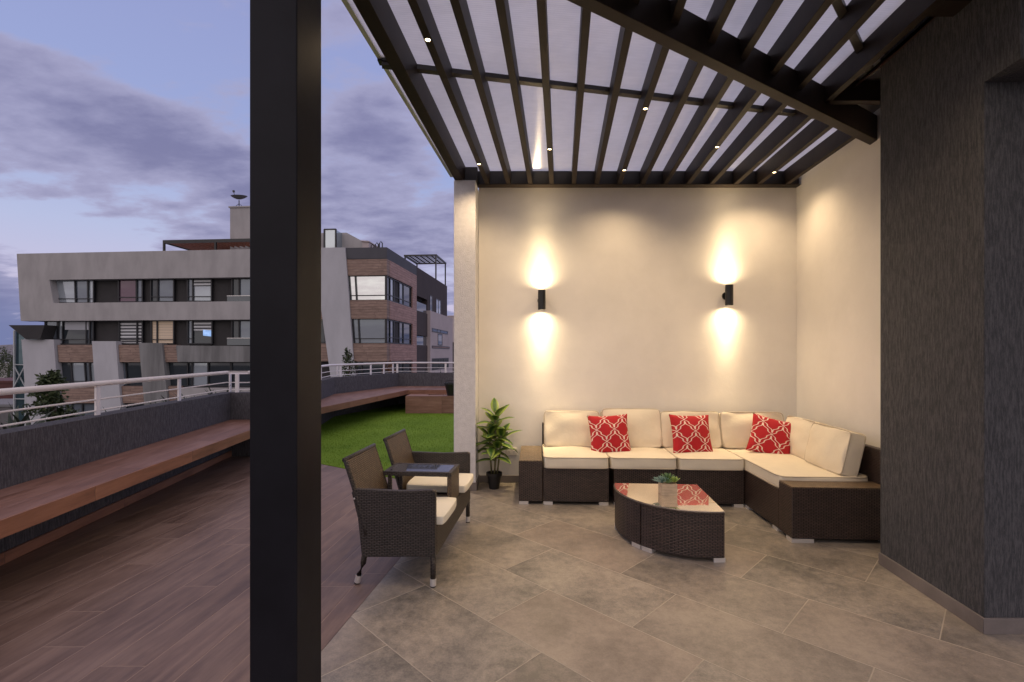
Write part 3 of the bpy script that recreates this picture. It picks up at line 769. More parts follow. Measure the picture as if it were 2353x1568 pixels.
# ---- throw pillows
def pillow(label, center, size, tilt, lean, rz, seed):
    r = random.Random(seed); N = 20; mb = MB(); uvs = []
    t_ = thing('throw_pillow', label, 'pillow', center, rz, 'red trellis throw pillows on the sofa')
    ids = {}
    for sgn in (1, -1):
        for i in range(N+1):
            for j in range(N+1):
                u = 2*i/N-1; v = 2*j/N-1
                edge = i in (0,N) or j in (0,N)
                if sgn < 0 and edge: ids[(sgn,i,j)] = ids[(1,i,j)]; continue
                x = u*(1-.075*(1-v*v))*size/2; y = v*(1-.075*(1-u*u))*size/2
                h = .078*((1-u*u)*(1-v*v))**.48*(1+.05*math.sin(5*u+seed)*math.cos(4*v))
                ids[(sgn,i,j)] = mb.vert((x, y, sgn*h)); uvs.append((u*size/2+.03*seed+.015, v*size/2+.02*seed))
        for i in range(N):
            for j in range(N):
                q = [ids[(sgn,i,j)], ids[(sgn,i+1,j)], ids[(sgn,i+1,j+1)], ids[(sgn,i,j+1)]]
                mb.f.append(q if sgn > 0 else q[::-1])
    o = mb.build('pillow_cover', pillow_m, t_, smooth=True, uvs=uvs)
    o.rotation_mode = 'XYZ'; o.matrix_local = Matrix.Rotation(R(90-lean), 4, 'X') @ Matrix.Rotation(R(tilt), 4, 'Z')
    return t_
def put_pillow(label, xc, yc, Y, **k): return pillow(label, Q(xc,yc,Y), **k)
put_pillow('red and white trellis pillow leaning where the first two back cushions meet', 1400, 999, 4.80, size=.40, tilt=3, lean=20, rz=R(-2), seed=1)
put_pillow('red and white trellis pillow standing square in the middle of the sofa', 1588, 999, 4.76, size=.40, tilt=-1, lean=20, rz=R(2), seed=2)
put_pillow('red and white trellis pillow tilted over in the corner of the sofa', 1772, 1004, 4.70, size=.39, tilt=-14, lean=22, rz=R(-16), seed=3)

# ================================================================ COFFEE TABLE
CT = P(1601.5,1115,.336)
e1 = (P(1410,1111.5,.336)-CT); e2 = (P(1666,1178,.336)-CT)
l1, l2 = e1.length, e2.length
tb = thing('coffee_table', 'quarter-round dark wicker coffee table with a mirror-like glass top', 'coffee table', (CT.x,CT.y,0))
def arc(f, n=28, t0=0, t1=1):
    out = []
    for i in range(n+1):
        a = (t0+(t1-t0)*i/n)*math.pi/2; b = 1+.085*math.sin(2*a)
        v = e1*math.cos(a)*b*f+e2*math.sin(a)*b*f; out.append((v.x, v.y))
    return out
def wedge(mb, f, z0, z1, t0=0, t1=1, n=28):
    mb.prism([(0,0)]+arc(f, n, t0, t1), z0, z1)
tm = .47
sc_ = .985
mb = MB(); wedge(mb, sc_, .028, .322, 0, tm-.004, 16); mb.build('wicker_body', wicker, tb)
mb = MB(); wedge(mb, sc_, .028, .322, tm+.004, 1, 18); mb.build('wicker_body', wicker, tb)
rim = arc(1.0)
mb = MB(); pts = [(0,0)]+rim; wedge(mb, 1.0, .3225, .3335); mb.build('rim', wicker, tb, bevel=.003)
glass_top = M('glass_top', (.80,.73,.64), .025, .82, spec=.9)
mb = MB(); wedge(mb, .985, .334, .340); mb.build('glass_top', glass_top, tb)
for t0 in (.03,.395,.48,.93):
    a = t0; mb = MB(); A = arc(.99, 3, a, a+.075); B = arc(.90, 3, a, a+.075)
    mb.prism(B[::-1]+A if False else A+B[::-1], 0, .0275); mb.build('foot', alu, tb)

# planter with succulents
pc = P(1534,1138.5,.340); pc.y += .05; pc.x = (1534-CX)/FPX*pc.y
t_ = thing('succulent_planter', 'small pale wooden box of green succulents on the coffee table', 'planter', (pc.x,pc.y,.340), R(-4))
pal = M('pale_wood', (.46,.36,.25), .7, nscale=14, namp=.2, stretch=(1,1,5))
mb = MB(); h_ = .085; q = .057
mb.box(-q,q,-q,-q+.008,0,h_); mb.box(-q,q,q-.008,q,0,h_); mb.box(-q,-q+.008,-q+.0081,q-.0081,0,h_); mb.box(q-.008,q,-q+.0081,q-.0081,0,h_); mb.box(-q+.0081,q-.0081,-q+.0081,q-.0081,.0,h_-.012); mb.build('wooden_box', pal, t_)
def rosette(c, n, L, mat, seed, up=.5, wd=.35, name='succulent'):
    r = random.Random(seed); mb = MB()
    for i in range(n):
        a = i*2.39996; f = i/n; el_ = (1-f)*1.35+.12+up*.2; l = L*(.45+.55*f)
        dv = Vector((math.cos(a)*math.cos(el_), math.sin(a)*math.cos(el_), math.sin(el_)))
        sd = Vector((-math.sin(a), math.cos(a), 0)); nn = dv.cross(sd)
        p0 = Vector(c); ks = [(0,.35),(.4,1),(.75,.8),(1,.0)]
        pr = None
        for s_, wv in ks:
            p = p0+dv*l*s_+Vector((0,0,1))*l*.12*s_*s_; hw = l*wd*.5*wv+.0004
            cur = [mb.vert(p-sd*hw+nn*-.1*hw), mb.vert(p+nn*.35*hw*-1), mb.vert(p+sd*hw), mb.vert(p+nn*.45*hw)]
            if pr:
                for k in range(4): mb.f.append([pr[k], pr[(k+1)%4], cur[(k+1)%4], cur[k]])
            pr = cur
    return mb.build(name, mat, t_, smooth=True)
suc_b = mat_leaf('blue_succulent', (.10,.19,.17), (.20,.30,.27)); suc_g = mat_leaf('lime_succulent', (.20,.32,.06), (.36,.46,.13)); suc_d = mat_leaf('green_succulent', (.07,.15,.06), (.14,.24,.10))
rosette((-.045,-.02,.085), 26, .075, suc_b, 1); rosette((.045,-.015,.09), 26, .062, suc_g, 2); rosette((.005,.02,.095), 30, .08, suc_d, 3, wd=.25); rosette((-.015,-.04,.088), 20, .055, suc_d, 4); rosette((-.07,.03,.08), 18, .05, suc_b, 5); rosette((.06,.035,.08), 18, .05, suc_b, 6)

# ================================================================ WICKER LOVESEAT WITH MIDDLE TABLE
LB = F(1000.3,1352); LA = F(817.3,1342); LC = F(1081,1199)
ang = math.atan2(LC.x-LB.x, LC.y-LB.y)          # direction of the length
ls = thing('wicker_loveseat', 'brown wicker double seat with cream cushions and a glass shelf between the seats', 'loveseat', (LB.x,LB.y,0), -ang)
# local frame: x towards the front of the seats (right), y away from camera; origin near front foot
DP, LN = .485, (LC-LB).length
def lbox(name, *a, mat=wicker_chair, bev=.006, par=None):
    mb = MB(); mb.box(*a); return mb.build(name, mat, par or ls, bevel=bev)
def arm_panel(y0, y1):
    mb = MB()
    pts = [(-DP+.03,.165),(0.,.185),(.0,.575),(-.02,.583),(-.22,.572),(-DP-.02,.578),(-DP-.035,.555),(-DP+.005,.40)]
    mb.slabY(pts, y0, y1); return mb.build('arm_panel', wicker_chair, ls, bevel=.006)
arm_panel(0,.035); arm_panel(LN-.035,LN)
for x_, y_, fl_ in ((-.018,.018,0),(-.018,LN-.018,0),(-DP+.045,.018,-1),(-DP+.045,LN-.018,-1)):
    b = (x_+(-.052 if fl_ else 0), y_, 0); zt_ = .20
    top = Vector((x_,y_,zt_)); bot = Vector(b)
    mid = bot.lerp(top,.25)
    mb = MB(); mb.tube([top, mid.lerp(top,.5)+Vector((.008 if fl_ else 0,0,0)), mid], .017, 12); lg = mb.build('leg', wicker_chair, ls, smooth=True)
    mb = MB(); mb.tube([mid, mid.lerp(bot,.85)], .0185, 14); mb.build('foot_cap', alu, lg)
    mb = MB(); mb.tube([mid.lerp(bot,.85), bot], .0165, 14); mb.build('foot_tip', pot_m, lg)
lbox('seat_frame', -DP+.03,.0,.0355,LN-.0355,.18,.352)
w_ = (LN-.07-.27)/2; yA0, yA1 = .04, .04+w_; yB0, yB1 = yA1+.27, LN-.04
# shelf between the seats
shelf = lbox('middle_shelf', -DP+.02,-.004,yA1+.0,yB0,.552,.577, bev=.003)
# open frame: cut by building four bars instead
bpy.data.objects.remove(shelf)
shz0, shz1 = .548, .578
mb = MB(); mb.box(-DP+.0,-.03,yA1-.0,yA1+.026,shz0,shz1); mb.box(-DP+.0,-.03,yB0-.026,yB0,shz0,shz1); mb.box(-DP,-DP+.03,yA1+.0262,yB0-.0262,shz0,shz1); mb.box(-.03,-.002,yA1,yB0,shz0,shz1)
shelf = mb.build('shelf_frame', wicker_chair, ls, bevel=.003)
gl_ = M('smoked_glass', (.09,.10,.13), .03, .55, spec=1.)
mb = MB(); mb.box(-DP+.025,-.026,yA1+.02,yB0-.02,shz1-.008,shz1-.002); mb.build('glass', gl_, shelf)
mb = MB(); mb.box(-.034,-.004,yA1+.002,yB0-.002,.353,shz0-.001); mb.build('shelf_end_panel', wicker_back, ls, bevel=.004)
for yy in (yA1+.014, yB0-.014):
    mb = MB(); mb.box(-DP+.03,-DP+.056,yy-.012,yy+.012,.353,shz0-.001); mb.build('shelf_leg', wicker_chair, ls, bevel=.003)
# backs
for y0, y1 in ((yA0-.03,yA1+.02),(yB0-.02,yB1+.02)):
    mb = MB(); n_ = 8; bt, tp = .30, .752
    def back_pt(s_, k, yv):
        z = bt+(tp-bt)*s_; x = -DP+.045-.135*s_**1.15
        return (x+(.024 if k else 0), yv, z)
    F_ = [[None]*2 for _ in range(n_+1)]
    for i in range(n_):
        s0_, s1_ = i/n_, (i+1)/n_
        A = [back_pt(s0_,0,y0), back_pt(s0_,1,y0), back_pt(s0_,1,y1), back_pt(s0_,0,y1)]
        B = [back_pt(s1_,0,y0), back_pt(s1_,1,y0), back_pt(s1_,1,y1), back_pt(s1_,0,y1)]
        mb.hexa(A, B)
    bb = mb.build('backrest', wicker_back, ls)
    for yv in (y0, y1):
        mb = MB(); mb.tube([Vector(back_pt(s_/8,0,yv))+Vector((.012,0,0)) for s_ in range(9)], .0145, 8); mb.build('back_frame', wicker_chair, bb, smooth=True)
    mb = MB(); mb.tube([Vector(back_pt(1,0,y0))+Vector((.012,-.012,0)), Vector(back_pt(1,0,y1))+Vector((.012,.012,0))], .0145, 8); mb.build('back_frame', wicker_chair, bb, smooth=True)
for y0, y1, sd in ((yA0,yA1,31),(yB0,yB1,32)):
    cushion('seat_cushion', DP-.02, y1-y0-.004, .062, M('pale_cushion', (.80,.76,.64), .9, bump=.002, bscale=10) if sd == 31 else bpy.data.materials['pale_cushion'], ls, (-DP/2+.055,(y0+y1)/2,.387), puff=.18, seed=sd, jit=.003, piping=False)
mb = MB()
for yy in (.0, LN): mb.tube([(-DP-.015,yy-.004,.52),(-DP-.015,yy+.004,.52)], .006, 8)
mb.build('bolt', alu, ls)

# ================================================================ POTTED DRACAENA
pp = F(1135.5,1126); pp.y += .06; pp.x = (1135.5-CX)/FPX*pp.y
t_ = thing('potted_plant', 'green leafy cane plant in a small black pot beside the white pillar', 'plant', (pp.x,pp.y,0))
mb = MB(); mb.lathe((0,0,0), [(.052,0),(.072,.135),(.084,.137),(.084,.165),(.076,.165),(.070,.14)], 28); pt_ = mb.build('pot', pot_m, t_, smooth=False)
mb = MB(); mb.lathe((0,0,.0), [(.069,.13),(.069,.145)], 24); mb.build('soil', soil_m, pt_)
stems = [((-.025,0,.14),(-.05,-.005,.60)), ((.005,.01,.14),(.012,.0,.80)), ((.03,-.015,.14),(.075,-.02,.58)), ((0,-.03,.14),(.03,-.04,.46))]
heads = []
for a, b in stems:
    a = Vector(a); b = Vector(b); m_ = a.lerp(b,.5)+Vector((rnd.uniform(-.01,.01),0,0))
    mb = MB(); mb.tube([a, m_, b], .009, 8); mb.build('stem', stem_m, t_, smooth=True)
    L_ = (b-a).length; heads.append((a, b))
def blade(mb, uvs, base, az_, el0, L, wd, droop):
    p = Vector(base); e = el0; n = 7; hd = Vector((math.cos(az_), math.sin(az_), 0)); sd = Vector((-math.sin(az_), math.cos(az_), 0)); pr = None
    for i in range(n+1):
        f = i/n; wv = wd*(math.sin(math.pi*min(1, f*.93+.07))**.75)*(1 if f < .98 else .1)
        dirv = hd*math.cos(e)+Vector((0,0,1))*math.sin(e); nn = dirv.cross(sd)*-1
        cur = [mb.vert(p-sd*wv/2+nn*wv*.16), mb.vert(p), mb.vert(p+sd*wv/2+nn*wv*.16)]; uvs += [(0,f),(.5,f),(1,f)]
        if pr: mb.f.append([pr[0],pr[1],cur[1],cur[0]]); mb.f.append([pr[1],pr[2],cur[2],cur[1]])
        pr = cur; p = p+dirv*L/n; e -= droop/n
for hi, (a, b) in enumerate(heads):
    mb = MB(); uvs = []
    nl = (12, 17, 11, 8)[hi]
    for i in range(nl):
        f = i/nl; base = a.lerp(b, .50+.50*f); az_ = i*2.39996+hi
        wide = .5+.5*f
        blade(mb, uvs, base, az_, .35+.85*f, rnd.uniform(.22,.31)*(1-.2*f), rnd.uniform(.085,.11), rnd.uniform(1.2,1.9)*(1.1-.5*f))
    mb.build('foliage', leaf_m, t_, smooth=True, uvs=uvs, fixn=False)

# ================================================================ SHRUBS AND SMALL PLANTS BEYOND THE PARAPET
bedm = M('planting_bed_soil', (.10,.09,.085), .95, nscale=8, namp=.5, bump=.03, bscale=30)
mb = MB(); a_ = offset(pw, .185); b_ = offset(pw, 1.5); ribbon(mb, a_, b_, -.3, .58); tag(mb.build('planting_bed', bedm), kind='structure')
def leafcloud(mb, c, rad, n, ls_, r, shape=1.):
    for _ in range(n):
        v = Vector((r.gauss(0,1), r.gauss(0,1), r.gauss(0,1))).normalized()*(r.random()**.45)
        p = Vector((c[0]+v.x*rad[0], c[1]+v.y*rad[1], c[2]+v.z*rad[2]))
        a = Vector((r.gauss(0,1), r.gauss(0,1), r.gauss(0,.6))).normalized(); b = a.cross(Vector((r.gauss(0,1), r.gauss(0,1), r.gauss(0,1)))).normalized()
        l = ls_*r.uniform(.6,1.3)
        mb.poly([p, p+a*l*.5+b*l*.22, p+a*l, p+a*l*.5-b*l*.22])
def shrub(name, label, cat, base, h, rx_, n, ls_, mat, seed, clumps=9, group=None, trunk=True):
    r = random.Random(seed); t_ = thing(name, label, cat, base, 0, group)
    mb = MB()
    for i in range(clumps):
        f = (i+.5)/clumps; rr = rx_*(1.05-abs(f-.42)*1.35)
        a = r.uniform(0,6.28); c = (math.cos(a)*rr*.55, math.sin(a)*rr*.55, h*(.16+.80*f))
        leafcloud(mb, c, (rr*.62,rr*.62,h/clumps*1.3), n//clumps, ls_, r)
    mb.build('foliage', mat, t_, fixn=False)
    mb = MB(); mb.tube([(0,0,0),(r.uniform(-.05,.05),0,h*.5),(0,0,h*.92)], .02, 7, rs=[.03,.02,.006])
    for i in range(8):
        z = h*r.uniform(.2,.75); a = r.uniform(0,6.28); mb.tube([(0,0,z),(math.cos(a)*rx_*.6,math.sin(a)*rx_*.6,z+h*.12)], .006, 5)
    mb.build('trunk', bark_m, t_)
    return t_
def atx(x, Y, z): return ((x-CX)/FPX*Y, Y, z)
shrub('shrub', 'tall dark green shrub with glossy leaves behind the near white railing', 'shrub', atx(118,4.9,.42), .80, .22, 2600, .050, tree_m, 3, clumps=16)
# fix: stands in the planting bed
shrub('young_tree', 'slim dark green young tree behind the far railing beside the slanted white pier', 'tree', atx(800,14.1,.55), .95, .22, 900, .07, tree_m, 5, clumps=8)
shrub('copper_shrub', 'low copper red shrub behind the far railing', 'shrub', atx(897,14.9,.5), .62, .26, 500, .06, tree_red_m, 6, clumps=5)
shrub('copper_shrub', 'small orange leaved plant behind the far railing left of the copper shrub', 'shrub', atx(878,14.8,.5), .38, .16, 250, .05, tree_red_m, 8, clumps=4)
def agave(x, Y, z, n, L, seed, label, mat=agave_m):
    r = random.Random(seed); t_ = thing('agave', label, 'plant', atx(x,Y,z), 0, 'spiky plants along the outside of the parapet')
    mb = MB(); uvs = []
    for i in range(n): blade(mb, uvs, (0,0,0), i*2.4+r.random(), r.uniform(.35,1.3), L*r.uniform(.7,1.1), .035, r.uniform(.1,.7))
    mb.build('leaves', mat, t_, uvs=uvs, fixn=False); return t_
for i, (x, Y, L, lab) in enumerate(((375,5.7,.42,'spiky plant outside the parapet just left of the near railing post'), (405,6.0,.40,'spiky plant whose leaves show behind the second near railing post'), (455,6.3,.45,'broad spiky plant between the second post and the railing corner'), (505,6.9,.45,'spiky plant outside the railing corner'), (275,5.0,.34,'small spiky plant with tips just over the wall right of the shrub'), (30,4.4,.42,'spiky plant near the left edge of the photo behind the railing'), (760,11.8,.4,'spiky plant behind the railing next to the steel post'), (975,14.3,.42,'thin spiky plant behind the far railing left of the white pillar'),(1012,14.3,.42,'thin spiky plant behind the far railing next to the white pillar'), (70,4.6,.4,'spiky plant at the foot of the tall shrub'))):
    agave(x, Y, .58, 16, L, 40+i, lab)

# ================================================================ APARTMENT BUILDING ACROSS THE STREET
C0 = Vector((-8.17*1.0, 31.8, 0)); C0 = Vector(((889-CX)/FPX*32.4, 32.4, 0))
CL = Vector(((38-CX)/FPX*34.6, 34.6, 0))
eF = (C0-CL).normalized(); nF = Vector((-eF.y, eF.x, 0))          # nF points away from camera
angB = math.atan2(eF.y, eF.x)
bld = thing('apartment_building', 'long modern apartment block with slanted white piers and timber cladding', 'building', (C0.x,C0.y,0), angB)
def ray(x, y): return Vector(((x-CX)/FPX, 1, (HY-y)/FPX))
def fac(x, y, off=0.):       # photo point -> (s, z) on the facade plane moved back by off
    d_ = ray(x, y); o0 = C0+nF*off
    t = o0.dot(nF)/d_.dot(nF); p = d_*t
    return ((p-o0).dot(eF), p.z+CAMZ)
def c1(x, y): return (x*.39016, 423.53+y*.39016)
def c2(x, y): return (696.47+x*.3961, 489.41+y*.3961)
def A(x, y, off=0.): return fac(*c1(x, y), off)
def B(x, y, off=0.): return fac(*c2(x, y), off)
def side(x, y, off=0.):      # photo point -> (t, z) on the side face x=0
    d_ = ray(*c2(x, y)); o0 = C0+eF*off; t = o0.dot(eF)/d_.dot(eF); p = d_*t
    return ((p-o0).dot(nF), p.z+CAMZ)
def pr(name, pts, y0, y1, mat, par=bld, bev=0): mb = MB(); mb.slabY(pts, y0, y1); return mb.build(name, mat, par, bevel=bev)
ZR8 = B(485,200)[1]
sL = A(122,700,.6)[0]
# body
mb = MB(); xl = A(265,800,.6)[0]
TT = side(658,350)[0]; mb.box(sL+1.0, -1.7, .62, 16.9, 3.7, ZR8-.35); mb.box(xl+.1, -1.7, .62, 16.9, -9, 3.69); mb.box(-1.69,-.35,.625,TT,-9,ZR8-.36); mb.build('body', dark_wall, bld)
# white upper frame
XE = 1660
fr = MB(); fr.slabY([A(98,410),A(XE,379),A(XE,545),A(290,563.5),A(315,700),A(XE,687.6),A(XE,796),A(122,806)], 0, .6)
fr.build('white_frame', conc_w, bld)
a0 = A(98,410); mb = MB(); mb.box(a0[0]+.05, -6, .601, 9, ZR8-.34, ZR8-.04); mb.build('roof_slab', conc_w, bld)
mb = MB(); mb.prism([(A(100,600)[0],.602),(sL+1.0,.602),(sL+1.0,9),(A(100,600)[0],9)], 3.75, ZR8-.345); mb.build('end_wall', conc_w, bld)

def window(q, y, vs=(), hs=(), pane=g_dark, fw=.09, fr_m=frame_m, curtain=None):
    # q: four (s,z): tl,tr,br,bl
    tl, tr, br, bl = [Vector((a, 0, b)) for a, b in q]
    def L(u, v): return (tl.lerp(tr, u)).lerp(bl.lerp(br, u), v)
    mb = MB()
    def barp(p, r_, w_): mb.bar(p+Vector((0,y,0)), r_+Vector((0,y,0)), w_, .10, up=(0,1,0))
    for a, b in (((0,0),(1,0)),((1,0),(1,1)),((1,1),(0,1)),((0,1),(0,0))): barp(L(*a), L(*b), fw)
    for v in vs: barp(L(v,0), L(v,1), fw*1.0)
    for h, u0, u1 in hs: barp(L(u0,h), L(u1,h), fw*.55)
    f = mb.build('window', fr_m, bld)
    xs = [0]+sorted(vs)+[1]
    ps = pane if isinstance(pane, (list, tuple)) else [pane]*(len(xs)-1)
    for i in range(len(xs)-1):
        a, b = xs[i], xs[i+1]; mb = MB()
        P4 = [L(a,0), L(b,0), L(b,1), L(a,1)]; yo = y+.03+.006*i
        mb.hexa([P4[3]+Vector((0,yo,0)), P4[2]+Vector((0,yo,0)), P4[2]+Vector((0,yo+.02,0)), P4[3]+Vector((0,yo+.02,0))],
                [P4[0]+Vector((0,yo,0)), P4[1]+Vector((0,yo,0)), P4[1]+Vector((0,yo+.02,0)), P4[0]+Vector((0,yo+.02,0))])
        mb.build('pane', ps[i], f)
    return f
def WA(x0, y0, x1, y1, off=.45, xb=None, **k):
    return window([A(x0,y0,off), A(x1,y0,off), A(x1 if xb is None else xb[1],y1,off), A(x0 if xb is None else xb[0],y1,off)], off, **k)
dk = MB()          # charcoal panels between windows are the body itself
WA(308,562,553,700, xb=(318,553), vs=(.55,.86), hs=((.82,0,1),), pane=(g_lite,g_mid,g_lite))
WA(700,556,840,694, vs=(.75,), hs=((.80,0,1),), pane=(g_rose,g_mid))
WA(890,554,1025,692, vs=(.30,), hs=((.80,0,1),), pane=(g_dark,g_mid))
WA(1106,552,1247,690, vs=(.22,), hs=((.80,0,1),), pane=(g_mid,g_lite))
WA(1368,556,1600,688, vs=(.18,.62), pane=(g_dark,g_mid,g_dark))
WA(268,808,340,914, pane=g_mid); WA(345,806,551,942, vs=(.13,.80,.9), hs=((.80,0,1),), pane=(g_lite,g_dark,g_mid,g_mid))
WA(704,806,840,940, vs=(.77,), hs=((.82,0,1),), pane=zebra_m)
WA(893,805,1025,940, vs=(.26,), hs=((.82,0,1),), pane=warm_blind_m)
WA(1106,803,1250,940, vs=(.2,), hs=((.78,0,.2),), pane=(g_mid,g_dark))
WA(1368,804,1600,946, vs=(.18,.62), pane=(g_dark,g_mid,g_dark))
# half drawn roller blinds
def blindp(x0, y0, x1, y1, mat, off=.42):
    mb = MB(); mb.slabY([A(x0,y0,off),A(x1,y0,off),A(x1,y1,off),A(x0,y1,off)], off, off+.02); mb.build('roller_blind', mat, bld)
pale_b = M('pale_blind', (.40,.41,.45), .7)
blindp(382,810,522,858, pale_b); blindp(1142,556,1246,600, zebra_m); blindp(1142,806,1248,862, zebra_m)
scr = M('television_glow', (.2,.3,.5), .4, emit=(.25,.42,.75), estr=.9, nscale=3, namp=.9)
mb = MB(); mb.slabY([A(1196,858,.41),A(1250,862,.41),A(1250,898,.41),A(1196,892,.41)], .41, .43); mb.build('television', scr, bld)
# glass balcony rails
gr_m = glass('balcony_glass', (.09,.105,.12), .3)
for y0, y1 in ((657,690),(908,946)):
    a = A(1320,y0); b = A(1470,y0); c = A(1320,y1); mb = MB(); mb.box(a[0]-.0, -8.9, .30, .32, c[1]-.02, a[1]); f_ = mb.build('balcony_glass', gr_m, bld)
    mb = MB(); mb.box(a[0], -8.9, .28, .34, a[1], a[1]+.04); mb.build('handrail', alu, f_)
# slanted piers
def pier(pts, mat, y0=-.05, y1=.5): return pr('pier', pts, y0, y1, mat)
pier([A(130,915),A(320,915),A(388,1800),A(196,1800)], conc_pale)
pier([A(545,925),A(686,925),A(752,1800),A(608,1800)], conc_pale)
pier([A(820,935),A(956,935),A(1040,1800),A(900,1800)], conc_g)
pr('concrete_spandrel', [A(1036,950),A(XE,955),A(XE,1047),A(1046,1047)], .0, .5, conc_g)
pr('concrete_spandrel', [A(1060,1200),A(XE,1200),A(XE,1290),A(1068,1290)], .0, .5, conc_w)
for pts in (((330,946),(544,946),(551,1048),(338,1048)), ((690,946),(821,946),(829,1048),(697,1048)), ((958,946),(1034,946),(1044,1048),(968,1048)), ((352,1190),(562,1190),(570,1290),(360,1290)), ((708,1190),(842,1190),(851,1290),(716,1290)), ((984,1190),(1060,1190),(1068,1290),(992,1290))):
    pr('timber_cladding', [A(*p) for p in pts], .1, .5, clad_m)
WA(345,1050,560,1188, xb=(356,570), vs=(.35,.72,.85), hs=((.8,0,1),), pane=(g_dark,g_lite,g_mid,g_lite), off=.35)
WA(705,1050,835,1186, xb=(716,846), vs=(.28,), pane=(g_mid,g_dark), off=.35)
WA(972,1050,1360,1190, vs=(.35,.42,.66), pane=(g_dark,g_dark,g_lite,g_dark), off=.35); WA(1364,1050,1600,1190, vs=(.5,), pane=g_dark, off=.35)
WA(365,1292,570,1420, vs=(.3,.6), pane=g_mid, off=.35); WA(720,1292,850,1420, vs=(.5,), pane=g_dark, off=.35)
# canopy at the left corner
mb = MB(); q = [A(50,830,-.4),A(262,830,-.4),A(236,914,-.4),A(150,912,-.4)]; mb.slabY(q, -.4, 6); mb.build('dark_canopy', dark_wall, bld)

# right bay: slanted white pier, timber bands
pier([B(60,205),B(248,203),B(305,980),B(168,980)], conc_pale, -.12, .6)
Z = [ZR8, 7.55, 6.51, 4.88, 3.68, 2.04, .87, -.8, -1.9]
z_at = lambda y: B(485,y)[1]
zr = [z_at(v) for v in (200,267,361,506,613,758,862,1000,1100)]
sB = B(250,267)[0]
mb = MB(); mb.slabY([B(246,203.5),(0.,zr[0]),(0.,zr[1]),B(252,267)], -.02, .6); mb.slabX([(.6,zr[0]),(TT,zr[0]),(TT,zr[1]),(.6,zr[1])], -.6, 0.); mb.build('parapet_band', dark_band, bld)
for k, (a, b) in enumerate(((1,2),(3,4),(5,6),(7,8))):
    yL = (267,506,758,1000)[k]; yl2 = (361,613,862,1100)[k]
    mb = MB(); mb.slabY([B(252+(yL-267)*.075,yL)[:1]+(zr[a]-.001,),(.0,zr[a]-.001),(.0,zr[b]),B(252+(yl2-267)*.075,yl2)[:1]+(zr[b],)], .0, .6); mb.build('timber_cladding', clad_m, bld)
    t1 = side(658,350)[0]
    mb = MB(); mb.slabX([(.6,zr[a]-.001),(t1,zr[a]-.001),(t1,zr[b]),(.6,zr[b])], -.6, 0.02); mb.build('timber_cladding', clad2_m, bld)
    mb = MB(); mb.slabY([B(60,yL)[:1]+(zr[a],),B(118+(yL-267)*.075,yL)[:1]+(zr[a],),B(118+(yl2-267)*.075,yl2)[:1]+(zr[b],),B(60,yl2)[:1]+(zr[b],)], .1, .6); mb.build('timber_cladding', clad_m, bld)
t1 = side(658,350)[0]; t0 = side(634,430)[0]
for a, b in ((2,3),(4,5),(6,7)):
    mb = MB(); mb.slabX([(t0,zr[a]-.001),(t1,zr[a]-.001),(t1,zr[b]+.001),(t0,zr[b]+.001)], -.6, .018); mb.build('timber_pier', clad2_m, bld)
    yt, yb = ((361,506),(613,758),(862,1000))[(a-2)//2]
    xl_ = B(262+(yt-361)*.085,yt)[0]; xl2 = B(272+(yt-361)*.085,yb)[0]
    pn = [(g_mirror,g_mirror),(g_mid,g_mid),(g_dark,g_dark)][(a-2)//2]
    window([(xl_,zr[a]),(-.06,zr[a]),(-.06,zr[b]),(xl2,zr[b])], .12, vs=(.17,), hs=((.80,0,1),), pane=pn)
    # side windows: frame + panes on the face x=-.1
    mb = MB(); n_ = 5; ts = [.1, .9, 1.7, 2.9, 3.9, t0-.1]
    zt_, zb_ = zr[a]-.02, zr[b]+.02
    for tt in ts: mb.box(-.16,-.06,tt-.05,tt+.05,zb_,zt_)
    mb.box(-.16,-.06,.1,t0,zt_-.07,zt_); mb.box(-.16,-.06,.1,t0,zb_,zb_+.07); mb.box(-.15,-.07,.1,t0,zb_+.38,zb_+.43)
    f_ = mb.build('window', frame_m, bld)
    for i in range(5):
        mb = MB(); mb.box(-.14,-.12,ts[i]+.05,ts[i+1]-.05,zb_+.07,zt_-.07); mb.build('pane', [g_dark,g_lite,dark_wall,g_mid,g_dark][i] if a == 2 else [g_dark,g_mid,dark_wall,g_dark,g_dark][i], f_)
# small windows seen just right of the steel post
window([B(60,470,.4),B(112,470,.4),B(118,508,.4),B(60,508,.4)], .4, pane=g_mid); window([B(60,620,.4),B(122,620,.4),B(132,755,.4),B(60,755,.4)], .4, pane=g_dark)
# rear part of the side: brown wall, balconies, pinkish lower wall
tE = side(836,415)[0]; tB = side(722,500)[0]; tC = side(662,500)[0]
zb1 = side(836,606)[1]
mb = MB(); mb.slabX([(t1+.01,zr[0]-.02),(tE,zr[0]-.02),(tE,6.1),(t1+.01,6.1)], -.5, -.01); mb.slabX([(tB,6.099),(tE,6.099),(tE,zb1),(tB,zb1)], -.5, -.01)
zbal = side(690,575)[1]; mb.slabX([(t1+.01,zbal-.0),(tB-.002,zbal-.0),(tB-.002,zbal-2.),(t1+.01,zbal-2.)], -.45, -.01); zb3 = side(690,768)[1]; mb.slabX([(t1+.01,zb3),(tB-.002,zb3),(tB-.002,zb3-2.4),(t1+.01,zb3-2.4)], -.45, -.01)
mb.build('brown_side_wall', dark_brown, bld)
mb = MB(); mb.slabX([(t1+.02,6.09),(tB-.01,6.09),(tB-.01,-9),(t1+.02,-9)], -1.6, -1.2); mb.slabX([(tB+.0,zb1-.002),(tE+1.6,zb1-.002),(tE+1.6,-9),(tB+.0,-9)], -.5, .25); mb.build('pinkish_lower_wall', pink_wall, bld)
for z_, n_ in ((zbal,1),(zb3,1)):
    mb = MB(); mb.box(-.10,-.07,t1+.1,tB-.1,z_,z_+.75); mb.build('balcony_glass', gr_m, bld)
